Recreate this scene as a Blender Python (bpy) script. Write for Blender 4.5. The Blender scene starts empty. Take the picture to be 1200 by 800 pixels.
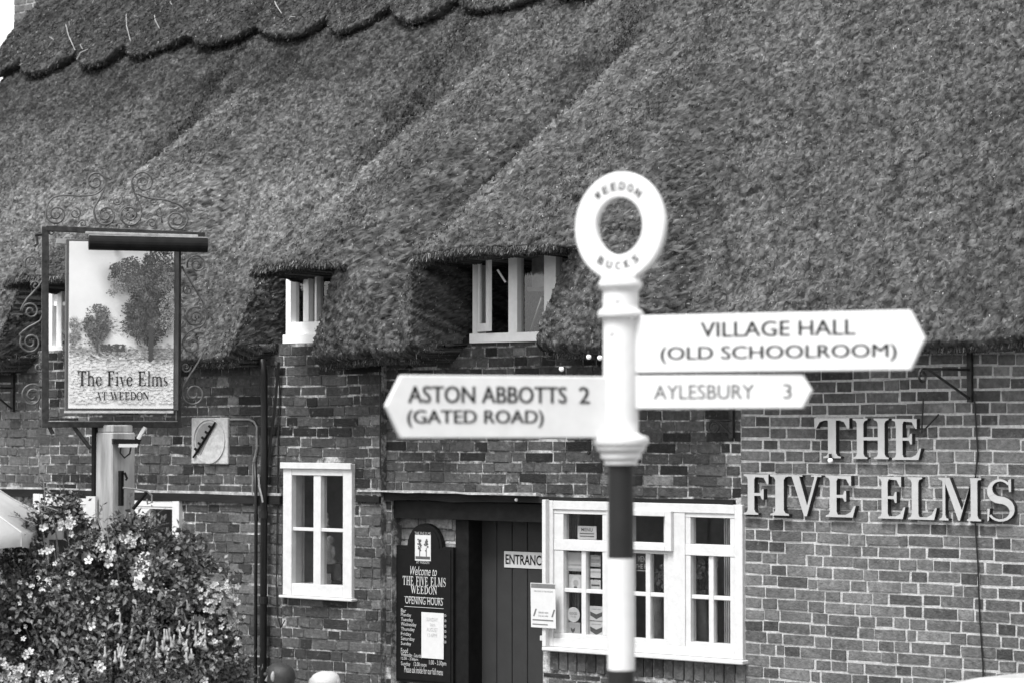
import bpy, bmesh, math, random
import numpy as np
from mathutils import Vector, Matrix
rnd = random.Random(7)
rng = np.random.default_rng(11)
S = bpy.context.scene
COL = S.collection
# ------------------------------------------------------------------ camera
TH, PI = math.radians(38.2), math.pi
FP = 2833.0                                   # focal length in photo pixels (85 mm on a 1200 px frame)
PT = math.atan(99 / FP)
fwd = Vector((-math.sin(TH) * math.cos(PT), math.cos(TH) * math.cos(PT), math.sin(PT)))
rgt = Vector((math.cos(TH), math.sin(TH), 0))
upv = rgt.cross(fwd)
CAM = Vector((15.3 * math.sin(TH), -15.3 * math.cos(TH), 2.6))
cd = bpy.data.cameras.new('camera'); cam = bpy.data.objects.new('camera', cd); COL.objects.link(cam)
cd.lens = 85; cd.sensor_width = 36; cd.clip_end = 3000; cd.clip_start = 0.1
cam.matrix_world = Matrix(((rgt.x, upv.x, -fwd.x, CAM.x), (rgt.y, upv.y, -fwd.y, CAM.y), (rgt.z, upv.z, -fwd.z, CAM.z), (0, 0, 0, 1)))
cd.dof.use_dof = True; cd.dof.focus_distance = 15.3; cd.dof.aperture_fstop = 3.2
S.camera = cam
# ------------------------------------------------------------------ world and sun
SUN_EL, SUN_AZ = math.radians(58), math.atan2(0.05, -1.0)      # compass-like azimuth of the sun, from the left behind the camera
w = bpy.data.worlds.new('World'); S.world = w; w.use_nodes = True
nt = w.node_tree; nt.nodes.clear()
sky = nt.nodes.new('ShaderNodeTexSky'); sky.sky_type = 'NISHITA'; sky.sun_disc = False
sky.sun_elevation = SUN_EL; sky.sun_rotation = SUN_AZ; sky.dust_density = 1.0; sky.air_density = 1.0
bw = nt.nodes.new('ShaderNodeRGBToBW'); bg = nt.nodes.new('ShaderNodeBackground'); wo = nt.nodes.new('ShaderNodeOutputWorld')
nt.links.new(sky.outputs[0], bw.inputs[0]); nt.links.new(bw.outputs[0], bg.inputs[0]); nt.links.new(bg.outputs[0], wo.inputs[0])
bg.inputs[1].default_value = 0.12
sd = bpy.data.lights.new('sun', 'SUN'); sun = bpy.data.objects.new('sun', sd); COL.objects.link(sun)
sd.energy = 1.5; sd.angle = math.radians(22); sd.color = (1, 1, 1)
sv = Vector((math.sin(SUN_AZ) * math.cos(SUN_EL), math.cos(SUN_AZ) * math.cos(SUN_EL), math.sin(SUN_EL)))
sun.rotation_euler = sv.to_track_quat('Z', 'Y').to_euler()
S.view_settings.view_transform = 'Standard'; S.view_settings.look = 'None'
S.view_settings.gamma = 1.0; S.view_settings.exposure = 1.80
S.render.resolution_x = 1024; S.render.resolution_y = 682

# ------------------------------------------------------------------ helpers
def ray(px, py): return fwd + rgt * ((px - 600) / FP) + upv * ((400 - py) / FP)
def PW(px, py, y=0.0):
    d = ray(px, py); return CAM + d * ((y - CAM.y) / d.y)
def PD(px, py, dep): return CAM + ray(px, py) * dep
def XW(px, y=0.0, py=500): return PW(px, py, y).x
def ZW(px, py, y=0.0): return PW(px, py, y).z

MATS = {}
def mat(name, base, var=0.15, scale=8.0, rough=0.8, bump=0.3, bscale=40.0, bdist=0.004, attr=False, metal=0.0, spec=0.5, stretch=None, hi=None, macro=0, smear=0):
    """grey procedural material: two noises vary the base value, a third gives relief"""
    if name in MATS: return MATS[name]
    m = bpy.data.materials.new(name); m.use_nodes = True; n = m.node_tree; n.nodes.clear(); N = n.nodes.new; L = n.links.new
    out = N('ShaderNodeOutputMaterial'); b = N('ShaderNodeBsdfPrincipled'); L(b.outputs[0], out.inputs[0])
    b.inputs['Roughness'].default_value = rough; b.inputs['Metallic'].default_value = metal
    b.inputs['Specular IOR Level'].default_value = spec
    geo = N('ShaderNodeNewGeometry'); src = geo.outputs['Position']
    if stretch:
        mp = N('ShaderNodeMapping'); mp.inputs['Scale'].default_value = stretch; L(src, mp.inputs[0]); src = mp.outputs[0]
    n1 = N('ShaderNodeTexNoise'); n1.inputs['Scale'].default_value = scale; n1.inputs['Detail'].default_value = 6; n1.inputs['Roughness'].default_value = 0.65; L(src, n1.inputs[0])
    mr = N('ShaderNodeMapRange'); L(n1.outputs[0], mr.inputs[0])
    mr.inputs[1].default_value = 0.28; mr.inputs[2].default_value = 0.72
    mr.inputs[3].default_value = base * (1 - var); mr.inputs[4].default_value = hi if hi else base * (1 + var)
    val = mr.outputs[0]
    if attr:
        at = N('ShaderNodeAttribute'); at.attribute_name = 'col'; oi = N('ShaderNodeObjectInfo')
        m1 = N('ShaderNodeMath'); m1.operation = 'MULTIPLY'; L(at.outputs['Fac'], m1.inputs[0]); L(val, m1.inputs[1])
        s = N('ShaderNodeRGBToBW'); L(oi.outputs['Color'], s.inputs[0])
        m2 = N('ShaderNodeMath'); m2.operation = 'MULTIPLY'; L(m1.outputs[0], m2.inputs[0]); L(s.outputs[0], m2.inputs[1]); val = m2.outputs[0]
    if macro:
        n4 = N('ShaderNodeTexNoise'); n4.inputs['Scale'].default_value = macro; n4.inputs['Detail'].default_value = 4; L(geo.outputs['Position'], n4.inputs[0])
        r4 = N('ShaderNodeMapRange'); L(n4.outputs[0], r4.inputs[0]); r4.inputs[1].default_value = .3; r4.inputs[2].default_value = .7; r4.inputs[3].default_value = .62; r4.inputs[4].default_value = 1.4
        m4 = N('ShaderNodeMath'); m4.operation = 'MULTIPLY'; L(val, m4.inputs[0]); L(r4.outputs[0], m4.inputs[1]); val = m4.outputs[0]
    if smear:                                   # lime smears and pale bloom over the brick faces
        n5 = N('ShaderNodeTexNoise'); n5.inputs['Scale'].default_value = 16; n5.inputs['Detail'].default_value = 7; n5.inputs['Roughness'].default_value = .75; L(geo.outputs['Position'], n5.inputs[0])
        r5 = N('ShaderNodeMapRange'); L(n5.outputs[0], r5.inputs[0]); r5.inputs[1].default_value = .58; r5.inputs[2].default_value = .74; r5.inputs[3].default_value = 0; r5.inputs[4].default_value = .75
        m5 = N('ShaderNodeMix'); m5.data_type = 'FLOAT'; L(r5.outputs[0], m5.inputs[0]); L(val, m5.inputs[2]); m5.inputs[3].default_value = smear; val = m5.outputs[0]
    L(val, b.inputs['Base Color'])
    if bump:
        n2 = N('ShaderNodeTexNoise'); n2.inputs['Scale'].default_value = bscale; n2.inputs['Detail'].default_value = 5; L(src, n2.inputs[0])
        bp = N('ShaderNodeBump'); bp.inputs['Strength'].default_value = bump; bp.inputs['Distance'].default_value = bdist
        L(n2.outputs[0], bp.inputs['Height']); L(bp.outputs[0], b.inputs['Normal'])
    MATS[name] = m; return m

WHITE = mat('white_paint', 0.50, 0.09, 22, 0.5, 0.5, 60, 0.003)
POSTW = mat('post_white_enamel', 0.60, 0.06, 16, 0.35, 0.1, 30, 0.002)
POSTK = mat('post_black_enamel', 0.014, 0.2, 9, 0.5, 0.1, 30, 0.002, spec=.25)
BLACK = mat('black_paint', 0.008, 0.4, 20, 0.6, 0.3, 60, 0.002, spec=.1)
INK = mat('letter_ink', 0.015, 0.1, 20, 0.7, 0, spec=.15)
INKG = mat('worn_letter_ink', 0.10, 0.3, 30, 0.6, 0)
IRON = mat('wrought_iron', 0.012, 0.6, 30, 0.45, 0.5, 80, 0.002, hi=0.04, spec=.2)
GILT = mat('worn_gilt_edge', 0.22, 0.3, 30, 0.4, 0.3, 80, 0.002)
BRICK = mat('brick_face', 0.56, 0.46, 34, 0.9, 1.0, 90, 0.006, attr=True, spec=0.2, macro=1.6, smear=.24)
THATCH = mat('weathered_thatch', 0.52, 0.18, 3.0, 0.95, 0.6, 110, 0.01, attr=True, spec=0.1)
LEAF = mat('leaf_surface', 1.0, 0.2, 20, 0.5, 0, attr=True, spec=0.4)
PETAL = mat('petal_white', 0.42, 0.1, 60, 0.6, 0)
PETALG = mat('petal_pale_grey', 0.34, 0.25, 60, 0.6, 0)
BARK = mat('bark', 0.08, 0.5, 30, 0.9, 0.8, 50, 0.01)
WOODP = mat('weathered_post_timber', 0.27, 0.5, 16, 0.8, 0.5, 50, 0.004, stretch=(1, 1, 0.12))
TIMBER = mat('dark_old_timber', 0.016, 0.5, 12, 0.85, 0.7, 40, 0.006, stretch=(0.2, 1, 1), spec=.1)
DOOR = mat('dark_grey_door_paint', 0.030, 0.12, 8, 0.6, 0.25, 40, 0.003, spec=.15)
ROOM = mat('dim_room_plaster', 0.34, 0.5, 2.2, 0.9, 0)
CURT = mat('net_curtain', 0.50, 0.2, 14, 0.9, 0.3, 30, 0.006)
CURTD = mat('dark_curtain', 0.22, 0.4, 14, 0.9, 0.3, 30, 0.006)
STONE = mat('pale_stone_plate', 0.36, 0.3, 30, 0.85, 0.6, 60, 0.005)
LEAD = mat('lead_grey', 0.16, 0.3, 20, 0.6, 0.3)
PAPER = mat('paper', 0.5, 0.05, 30, 0.6, 0)
PAPERG = mat('grey_print', 0.33, 0.3, 60, 0.6, 0)
PAPERD = mat('dark_print', 0.06, 0.3, 60, 0.6, 0)
FACEL = mat('sign_letter_face', 0.34, 0.10, 16, 0.5, 0.2, 60, 0.002)
SIDEL = mat('sign_letter_side', 0.016, 0.3, 16, 0.6, 0)
PLAST = mat('black_plastic_pipe', 0.010, 0.3, 14, 0.4, 0.1, spec=.3)
PAINT = mat('sign_picture_paint', 1.0, 0.10, 40, 0.5, 0, attr=True)
CLOTH = mat('parasol_canvas', 0.42, 0.12, 6, 0.85, 0.2, 20, 0.01)
GRAVEL = mat('tarmac', 0.06, 0.3, 2.5, 0.9, 0.7, 60, 0.01)
PAVE = mat('paving', 0.2, 0.3, 3, 0.9, 0.5, 40, 0.008)
CARP = mat('car_paint_white', 0.72, 0.02, 3, 0.15, 0)
TYRE = mat('tyre_rubber', 0.02, 0.2, 30, 0.8, 0.2)
CHROME = mat('grey_metal', 0.35, 0.1, 30, 0.3, 0, metal=0.8)
SKIN = mat('skin', 0.30, 0.08, 30, 0.55, 0.1, 90, 0.001)
HAIRD = mat('dark_hair', 0.02, 0.5, 60, 0.6, 0.7, 150, 0.004)
HAIRW = mat('white_hair', 0.42, 0.12, 90, 0.6, 0.8, 160, 0.004)
SHIRT = mat('pale_patterned_cotton', 0.2, 0.2, 34, 0.9, 0.2, hi=0.95)
SHIRT2 = mat('dark_jacket', 0.06, 0.3, 20, 0.9, 0.3)
BULB = mat('opal_bulb', 0.85, 0.02, 30, 0.25, 0)

def mortar_mat():
    m = mat('lime_mortar', 0.31, 0.4, 40, 0.95, 0.9, 130, 0.006)
    n = m.node_tree; N = n.nodes.new; L = n.links.new
    b = [x for x in n.nodes if x.type == 'BSDF_PRINCIPLED'][0]
    old = b.inputs['Base Color'].links[0].from_socket
    geo = [x for x in n.nodes if x.type == 'NEW_GEOMETRY'][0]
    sp = N('ShaderNodeSeparateXYZ'); L(geo.outputs['Position'], sp.inputs[0])
    nz = N('ShaderNodeTexNoise'); nz.inputs['Scale'].default_value = 5.0; nz.inputs['Detail'].default_value = 5; nz.inputs['Roughness'].default_value = 0.7; L(geo.outputs['Position'], nz.inputs[0])
    mr = N('ShaderNodeMapRange'); L(nz.outputs[0], mr.inputs[0])           # old sooty mortar, broken by lighter repairs
    mr.inputs[1].default_value = 0.46; mr.inputs[2].default_value = 0.64; mr.inputs[3].default_value = 0.16; mr.inputs[4].default_value = 1.35
    mx = N('ShaderNodeMapRange'); L(sp.outputs[0], mx.inputs[0])           # the right-hand stretch was repointed
    mx.inputs[1].default_value = XW(868) - 0.03; mx.inputs[2].default_value = XW(868) + 0.03
    mix = N('ShaderNodeMix'); mix.data_type = 'FLOAT'; L(mx.outputs[0], mix.inputs[0]); L(mr.outputs[0], mix.inputs[2]); mix.inputs[3].default_value = 1.15
    mu = N('ShaderNodeMath'); mu.operation = 'MULTIPLY'; L(old, mu.inputs[0]); L(mix.outputs[0], mu.inputs[1]); L(mu.outputs[0], b.inputs['Base Color'])
    return m
MORTAR = mortar_mat()
def glass_mat():
    m = bpy.data.materials.new('window_glass'); m.use_nodes = True; n = m.node_tree; n.nodes.clear(); N = n.nodes.new; L = n.links.new
    out = N('ShaderNodeOutputMaterial'); mx = N('ShaderNodeMixShader'); tr = N('ShaderNodeBsdfTransparent'); gl = N('ShaderNodeBsdfGlossy')
    fr = N('ShaderNodeFresnel'); fr.inputs[0].default_value = 1.62; gl.inputs['Roughness'].default_value = 0.03; tr.inputs[0].default_value = (0.9, 0.9, 0.9, 1)
    nz = N('ShaderNodeTexNoise'); nz.inputs['Scale'].default_value = 3.0; bp = N('ShaderNodeBump'); bp.inputs['Strength'].default_value = 0.15; bp.inputs['Distance'].default_value = 0.01
    g = N('ShaderNodeNewGeometry'); L(g.outputs['Position'], nz.inputs[0]); L(nz.outputs[0], bp.inputs['Height']); L(bp.outputs[0], gl.inputs['Normal'])
    inv = N('ShaderNodeMath'); inv.operation = 'SUBTRACT'; inv.inputs[0].default_value = 1.0; L(g.outputs['Backfacing'], inv.inputs[1])
    mu = N('ShaderNodeMath'); mu.operation = 'MULTIPLY'; L(fr.outputs[0], mu.inputs[0]); L(inv.outputs[0], mu.inputs[1])
    L(mu.outputs[0], mx.inputs[0]); L(tr.outputs[0], mx.inputs[1]); L(gl.outputs[0], mx.inputs[2]); L(mx.outputs[0], out.inputs[0]); return m
GLASS = glass_mat()

def link(name, me, m, parent=None, smooth=False):
    o = bpy.data.objects.new(name, me); COL.objects.link(o)
    if m is not None and len(me.materials) == 0: me.materials.append(m)
    if smooth: me.polygons.foreach_set('use_smooth', [True] * len(me.polygons))
    if parent is not None:
        o.parent = parent; o.matrix_parent_inverse = WM(parent).inverted()
    return o
def WM(o):
    mw = o.matrix_basis.copy()
    p = o
    while p.parent is not None:
        mw = p.parent.matrix_basis @ p.matrix_parent_inverse @ mw if False else mw
        p = p.parent
    # things are placed by their Empty; parts keep world coordinates
    return world_of(o)
def world_of(o):
    if o.parent is None: return o.matrix_basis.copy()
    return world_of(o.parent) @ o.matrix_parent_inverse @ o.matrix_basis
def tag(o, label=None, cat=None, group=None, kind=None):
    if label: o['label'] = label
    if cat: o['category'] = cat
    if group: o['group'] = group
    if kind: o['kind'] = kind
    return o
def thing(name, loc, label, cat, group=None):
    o = bpy.data.objects.new(name, None); COL.objects.link(o); o.location = loc; o.empty_display_size = 0.1
    return tag(o, label, cat, group)

class MB:
    def __init__(s): s.v = []; s.f = []; s.mi = []
    def add(s, vs, fs, mi=0):
        b = len(s.v); s.v += [tuple(v) for v in vs]; s.f += [[b + i for i in f] for f in fs]; s.mi += [mi] * len(fs)
    def box(s, a, b, mi=0):
        x0, y0, z0 = [min(a[i], b[i]) for i in range(3)]; x1, y1, z1 = [max(a[i], b[i]) for i in range(3)]
        s.add([(x0, y0, z0), (x1, y0, z0), (x1, y1, z0), (x0, y1, z0), (x0, y0, z1), (x1, y0, z1), (x1, y1, z1), (x0, y1, z1)],
              [(0, 3, 2, 1), (4, 5, 6, 7), (0, 1, 5, 4), (1, 2, 6, 5), (2, 3, 7, 6), (3, 0, 4, 7)], mi)
    def prism(s, pts, o, r, u, d0, d1, mi=0, side=None):
        """outline pts (a,b) on plane o+a*r+b*u, thick from d0 to d1 along n=r x u (towards the viewer)"""
        n = r.cross(u); k = len(pts)
        A = [o + r * a + u * b + n * d1 for a, b in pts]; B = [o + r * a + u * b + n * d0 for a, b in pts]
        s.add(A + B, [list(range(k))], mi)
        b0 = len(s.v) - 2 * k
        s.f.append([b0 + k + i for i in reversed(range(k))]); s.mi.append(mi)
        for i in range(k):
            j = (i + 1) % k; s.f.append([b0 + i, b0 + k + i, b0 + k + j, b0 + j]); s.mi.append(mi if side is None else side)
    def tube(s, pts, rad, n=6, cap=True, mi=0):
        pts = [Vector(p) for p in pts]; rings = []; prev = None
        rr = rad if isinstance(rad, (list, tuple)) else [rad] * len(pts)
        for i, p in enumerate(pts):
            t = (pts[min(i + 1, len(pts) - 1)] - pts[max(i - 1, 0)]).normalized()
            a = prev if prev is not None else (Vector((0, 0, 1)) if abs(t.z) < 0.9 else Vector((1, 0, 0)))
            a = (a - t * a.dot(t)).normalized(); prev = a; b = t.cross(a)
            rings.append([p + (a * math.cos(2 * PI * k / n) + b * math.sin(2 * PI * k / n)) * rr[i] for k in range(n)])
        vs = [v for r in rings for v in r]; fs = []
        for i in range(len(rings) - 1):
            for k in range(n): fs.append((i * n + k, i * n + (k + 1) % n, (i + 1) * n + (k + 1) % n, (i + 1) * n + k))
        if cap: fs.append(tuple(reversed(range(n)))); fs.append(tuple((len(rings) - 1) * n + k for k in range(n)))
        s.add(vs, fs, mi)
    def lathe(s, c, prof, n=28, mi=0):
        vs = [(c[0] + r * math.cos(2 * PI * k / n), c[1] + r * math.sin(2 * PI * k / n), z) for r, z in prof for k in range(n)]
        fs = [(i * n + k, i * n + (k + 1) % n, (i + 1) * n + (k + 1) % n, (i + 1) * n + k) for i in range(len(prof) - 1) for k in range(n)]
        fs.append(tuple(reversed(range(n)))); fs.append(tuple((len(prof) - 1) * n + k for k in range(n)))
        s.add(vs, fs, mi)
    def build(s, name, m, parent=None, smooth=False, bevel=0.0, mats=None):
        me = bpy.data.meshes.new(name); me.from_pydata(s.v, [], s.f)
        for x in (mats or [m]): me.materials.append(x)
        if mats: me.polygons.foreach_set('material_index', s.mi)
        if bevel:
            bm = bmesh.new(); bm.from_mesh(me)
            bmesh.ops.bevel(bm, geom=[e for e in bm.edges], offset=bevel, segments=1, affect='EDGES', clamp_overlap=True)
            bm.to_mesh(me); bm.free()
        me.update()
        return link(name, me, None, parent, smooth)

def npmesh(name, V, F, m, parent=None, col=None, smooth=False):
    V = np.asarray(V, np.float32).reshape(-1, 3); F = np.asarray(F, np.int32); k = F.shape[1]
    me = bpy.data.meshes.new(name); me.vertices.add(len(V)); me.vertices.foreach_set('co', V.ravel())
    me.loops.add(F.size); me.loops.foreach_set('vertex_index', F.ravel())
    me.polygons.add(len(F)); me.polygons.foreach_set('loop_start', np.arange(0, F.size, k, dtype=np.int32))
    me.update(calc_edges=True)
    if col is not None:
        a = me.color_attributes.new('col', 'FLOAT_COLOR', 'POINT'); c = np.ones((len(V), 4), np.float32); c[:, :3] = np.asarray(col, np.float32)[:, None]
        a.data.foreach_set('color', c.ravel())
    me.materials.append(m)
    return link(name, me, None, parent, smooth)

# ------------------------------------------------------------------ lettering
def text_geo(body, size=1.0, bold=0.0, shear=0.0, xs=1.0, align='LEFT', space=1.0):
    """flat outline letters as (verts, faces) in 2-D, from Blender's own font"""
    c = bpy.data.curves.new('lettering', 'FONT'); c.body = body; c.size = size; c.offset = bold; c.shear = shear
    c.align_x = align; c.space_character = space; c.resolution_u = 3; c.dimensions = '2D'; c.fill_mode = 'BOTH'
    o = bpy.data.objects.new('lettering', c); COL.objects.link(o)
    dg = bpy.context.evaluated_depsgraph_get(); me = bpy.data.meshes.new_from_object(o.evaluated_get(dg))
    vs = [(v.co.x * xs, v.co.y) for v in me.vertices]; fs = [list(p.vertices) for p in me.polygons]
    bpy.data.objects.remove(o); bpy.data.curves.remove(c); bpy.data.meshes.remove(me)
    return vs, fs
def fit(vs, w=None, h=None):
    """scale so that the inked extents are w by h, origin at lower left"""
    xs = [v[0] for v in vs]; ys = [v[1] for v in vs]; x0, y0 = min(xs), min(ys)
    sx = w / (max(xs) - x0) if w else 1; sy = h / (max(ys) - y0) if h else 1
    if w and not h: sy = sx
    return [((a - x0) * sx, (b - y0) * sy) for a, b in vs]
def put_text(mb, body, o, r, u, w, h, off, bold=0.0, shear=0.0, mi=0, space=1.0, thick=0.0):
    vs, fs = text_geo(body, 1.0, bold, shear, space=space); vs = fit(vs, w, h); n = r.cross(u)
    for k in ((-1, 0, 1) if thick else (0,)): mb.add([o + r * (a + k * thick) + u * b + n * (off + .00015 * k) for a, b in vs], fs, mi)

W_, T_ = 0.165, 0.06
def arc(cx, cy, rx, ry, a0, a1, n=10): return [(cx + rx * math.cos(math.radians(a0 + (a1 - a0) * i / n)), cy + ry * math.sin(math.radians(a0 + (a1 - a0) * i / n))) for i in range(n + 1)]
def ribbon(pts, wd):
    L_, R_ = [], []
    for i, p in enumerate(pts):
        q0, q1 = pts[max(i - 1, 0)], pts[min(i + 1, len(pts) - 1)]; dx, dy = q1[0] - q0[0], q1[1] - q0[1]; l = math.hypot(dx, dy) or 1
        nx, ny = -dy / l * wd[i] / 2, dx / l * wd[i] / 2; L_.append((p[0] + nx, p[1] + ny)); R_.append((p[0] - nx, p[1] - ny))
    return [[L_[i], L_[i + 1], R_[i + 1], R_[i]] for i in range(len(pts) - 1)]
def stem(x, w=W_, y0=0.0, y1=1.0, s=0.10, top=True, bot=True):
    L_, R_ = x, x + w; p = []
    if bot: p += [(L_, y0 + .13), (L_ - s * .3, y0 + .06), (L_ - s, y0 + .035), (L_ - s, y0), (R_ + s, y0), (R_ + s, y0 + .035), (R_ + s * .3, y0 + .06), (R_, y0 + .13)]
    else: p += [(L_, y0), (R_, y0)]
    if top: p += [(R_, y1 - .13), (R_ + s * .3, y1 - .06), (R_ + s, y1 - .035), (R_ + s, y1), (L_ - s, y1), (L_ - s, y1 - .035), (L_ - s * .3, y1 - .06), (L_, y1 - .13)]
    else: p += [(R_, y1), (L_, y1)]
    return p
def bowl(cx, cy, rx, ry, w, a0=0, a1=360, n=20, t=T_):
    pts = arc(cx, cy, rx, ry, a0, a1, n); return ribbon(pts, [t + (w - t) * abs(math.cos(math.radians(a0 + (a1 - a0) * i / n))) ** 1.3 for i in range(n + 1)])
def glyph(ch):
    if ch == 'T': return [stem(.30, top=False), [(.02, 1), (.02, .74), (.06, .74), (.13, .90), (.22, .94), (.54, .94), (.63, .90), (.70, .74), (.74, .74), (.74, 1)]], .80
    if ch == 'H': return [stem(.10), stem(.62), [(.26, .46), (.63, .46), (.63, .54), (.26, .54)]], .90
    if ch == 'I': return [stem(.10)], .40
    if ch in 'EFL':
        g = [stem(.10)]
        if ch in 'EF': g += [[(.25, .94), (.50, .92), (.585, .76), (.62, .76), (.62, 1), (.25, 1)], [(.25, .47), (.42, .47), (.46, .38), (.50, .38), (.50, .64), (.46, .64), (.42, .54), (.25, .54)]]
        if ch in 'EL': g += [[(.25, 0), (.66, 0), (.73, .28), (.69, .28), (.60, .12), (.48, .06), (.25, .06)]]
        return g, {'E': .80, 'F': .70, 'L': .78}[ch]
    if ch in 'VW':
        def vee(x): return [[(x + .05, .97), (x + .24, .97), (x + .44, .26), (x + .40, 0), (x + .36, 0)], [(x + .40, 0), (x + .44, .26), (x + .63, .97), (x + .70, .97), (x + .43, 0)], [(x - .02, .965), (x + .32, .965), (x + .32, 1), (x - .02, 1)], [(x + .54, .965), (x + .80, .965), (x + .80, 1), (x + .54, 1)]]
        return (vee(0), .80) if ch == 'V' else (vee(0) + vee(.46), 1.28)
    if ch == 'A': return [[(.37, 1), (.43, 1), (.80, .03), (.60, .03), (.33, .80)], [(.33, .80), (.37, 1), (.12, .03), (.05, .03)], [(.20, .33), (.60, .33), (.60, .39), (.20, .39)], [(-.03, 0), (.24, 0), (.24, .035), (-.03, .035)], [(.50, 0), (.88, 0), (.88, .035), (.50, .035)]], .88
    if ch == 'M': return [stem(.10, .07, s=.08, top=False), stem(.80, top=False, s=.09), [(.0, 1), (.0, .965), (.08, .93), (.10, .90), (.17, .90), (.17, 1)], [(.12, 1), (.28, 1), (.58, .25), (.53, 0), (.49, 0)], [(.53, 0), (.58, .25), (.84, 1), (.80, .90)], [(.78, 1), (.80, .90), (.965, .90), (.98, .95), (1.06, .965), (1.06, 1)]], 1.12
    if ch == 'N': return [stem(.12, .065, s=.08, top=False), stem(.74, .065, s=.08, bot=False), [(.02, 1), (.02, .965), (.12, .90), (.28, 1)], [(.12, .96), (.20, 1), (.28, 1), (.80, .2), (.80, 0), (.75, 0)]], .92
    if ch == 'O': return bowl(.45, .5, .36, .475, .17), .90
    if ch == 'D': return [stem(.10)] + bowl(.30, .5, .46, .465, .18, -90, 90), .88
    if ch == 'S':
        pts = arc(.31, .735, .21, .23, 35, 250, 12)[:] + arc(.31, .27, .24, .235, 75, -150, 12)
        wd = [.05 + .12 * math.exp(-((i - 12.5) / 5.0) ** 2) for i in range(len(pts))]
        return ribbon(pts, wd) + [[(.47, .96), (.53, 1), (.53, .70), (.49, .70)], [(.05, .0), (.08, .04), (.10, .30), (.05, .30)]], .64
    if ch == 'h': return [stem(.08, .12, 0, 1.0, .06, top=False), [(.01, .965), (.01, 1), (.20, 1.02), (.20, .93)], stem(.46, .12, 0, .45, .06, top=False)] + bowl(.33, .45, .19, .20, .12, 150, 0, 10), .70
    if ch == 'e': return bowl(.28, .32, .21, .30, .13, 10, 330, 16) + [[(.12, .33), (.48, .33), (.48, .38), (.12, .38)]], .55
    if ch == 'i': return [stem(.08, .12, 0, .64, .06, top=False), [(.02, .58), (.02, .62), (.20, .66), (.20, .58)]] + bowl(.14, .86, .035, .035, .07, 0, 360, 8, .07), .32
    if ch == 'l': return [stem(.08, .12, 0, 1.02, .06, top=False), [(.02, .96), (.02, 1), (.20, 1.02), (.20, .93)]], .31
    if ch == 'v': return [[(.03, .62), (.17, .62), (.31, .14), (.28, 0), (.25, 0)], [(.28, 0), (.31, .14), (.46, .62), (.51, .62), (.30, 0)], [(-.02, .61), (.22, .61), (.22, .64), (-.02, .64)], [(.38, .61), (.58, .61), (.58, .64), (.38, .64)]], .56
    if ch == 'm': return [stem(.08, .12, 0, .64, .06, top=False), stem(.44, .12, 0, .45, .06, top=False), stem(.80, .12, 0, .45, .06, top=False)] + bowl(.32, .45, .18, .18, .12, 150, 0, 9) + bowl(.68, .45, .18, .18, .12, 150, 0, 9), 1.02
    if ch == 's': return ribbon(arc(.2, .47, .13, .14, 40, 250, 8) + arc(.2, .17, .15, .14, 75, -150, 8), [.05 + .07 * math.exp(-((i - 8.5) / 4) ** 2) for i in range(18)]), .42
    return [], .38
def serif_word(body, gap=0.06):
    out = []; x = 0
    for ch in body:
        g, a = glyph(ch)
        if g: out.append((ch, x, g))
        x += a + gap
    return out, x
def put_serif(mb, body, o, r, u, w, h, off, gap=0.06, mi=0, shear=0.0):
    out, tot = serif_word(body, gap); sx = w / tot; n = r.cross(u); k = 0
    for ch, x0, g in out:
        for poly in g:
            k += 1; mb.add([o + r * ((x0 + a + b * shear) * sx) + u * (b * h) + n * (off + 0.00012 * (k % 5)) for a, b in poly], [list(range(len(poly)))], mi)

# ================================================================== THE SETTING
gr = MB(); gr.add([(-900, -900, 0), (900, -900, 0), (900, 900, 0), (-900, 900, 0)], [(0, 1, 2, 3)])
tag(gr.build('ground', GRAVEL), kind='structure')
pv = MB(); pv.box((-8, -2.2, -0.02), (11, 0.0, 0.12)); tag(pv.build('pavement', PAVE), kind='structure')

# ================================================================== THE PUB
YL = -0.05                                     # left stretch of the front stands proud of the rest
XJ = XW(447, YL)                               # the step between the two
XR = XW(1200) + 2.2; XLf = XW(0) - 1.5
PITCH = math.radians(47); CT = 1 / math.tan(PITCH)
Y0, ZE = -0.45, 3.0
def plane_hit(px, py, extra=0.0):
    """point of the main thatch plane seen at a pixel"""
    d = ray(px, py); nrm = Vector((0, -1, CT)); p0 = Vector((0, Y0 - extra, ZE)); return CAM + d * ((p0 - CAM).dot(nrm) / d.dot(nrm))
zsc = plane_hit(460, 34).z                     # foot of the ridge cap
ZR = zsc + 0.85; YR = Y0 + (ZR - ZE) * CT      # ridge
XG = plane_hit(12, 60).x                       # left verge
pub = thing('thatched_pub', (0, 0, 0), 'brick country pub under a big thatched roof with eyebrow dormers, filling the background', 'pub')

# openings of the front: (x0, x1, z0, z1)
zb = 2.115                                      # underside of the timber plate
LW = (XW(332, YL - .03), XW(412.5, YL - .03), 1.462, 2.350)          # left white window
RW = (XW(639, -.035), XW(869, -.035), 1.235, 2.14)                   # big right window
FW = (XW(43, YL), XW(214, YL), 1.42, 2.10)             # far-left window behind the post
DR = (XW(459), XW(636), 0.0, 2.16)                     # doorway recess
def wall_boxes(mb, x0, x1, z0, z1, y0, y1, holes):
    xs = sorted({x0, x1} | {h[0] for h in holes} | {h[1] for h in holes}); zs = sorted({z0, z1} | {h[2] for h in holes} | {h[3] for h in holes})
    for i in range(len(xs) - 1):
        for j in range(len(zs) - 1):
            cx, cz = (xs[i] + xs[i + 1]) / 2, (zs[j] + zs[j + 1]) / 2
            if any(h[0] < cx < h[1] and h[2] < cz < h[3] for h in holes) or not (x0 < cx < x1): continue
            mb.box((xs[i], y0, zs[j]), (xs[i + 1], y1, zs[j + 1]))
wl = MB()
wall_boxes(wl, XG + 0.05, XJ, 0, 3.16, YL, 0.12, [FW, LW])
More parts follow.
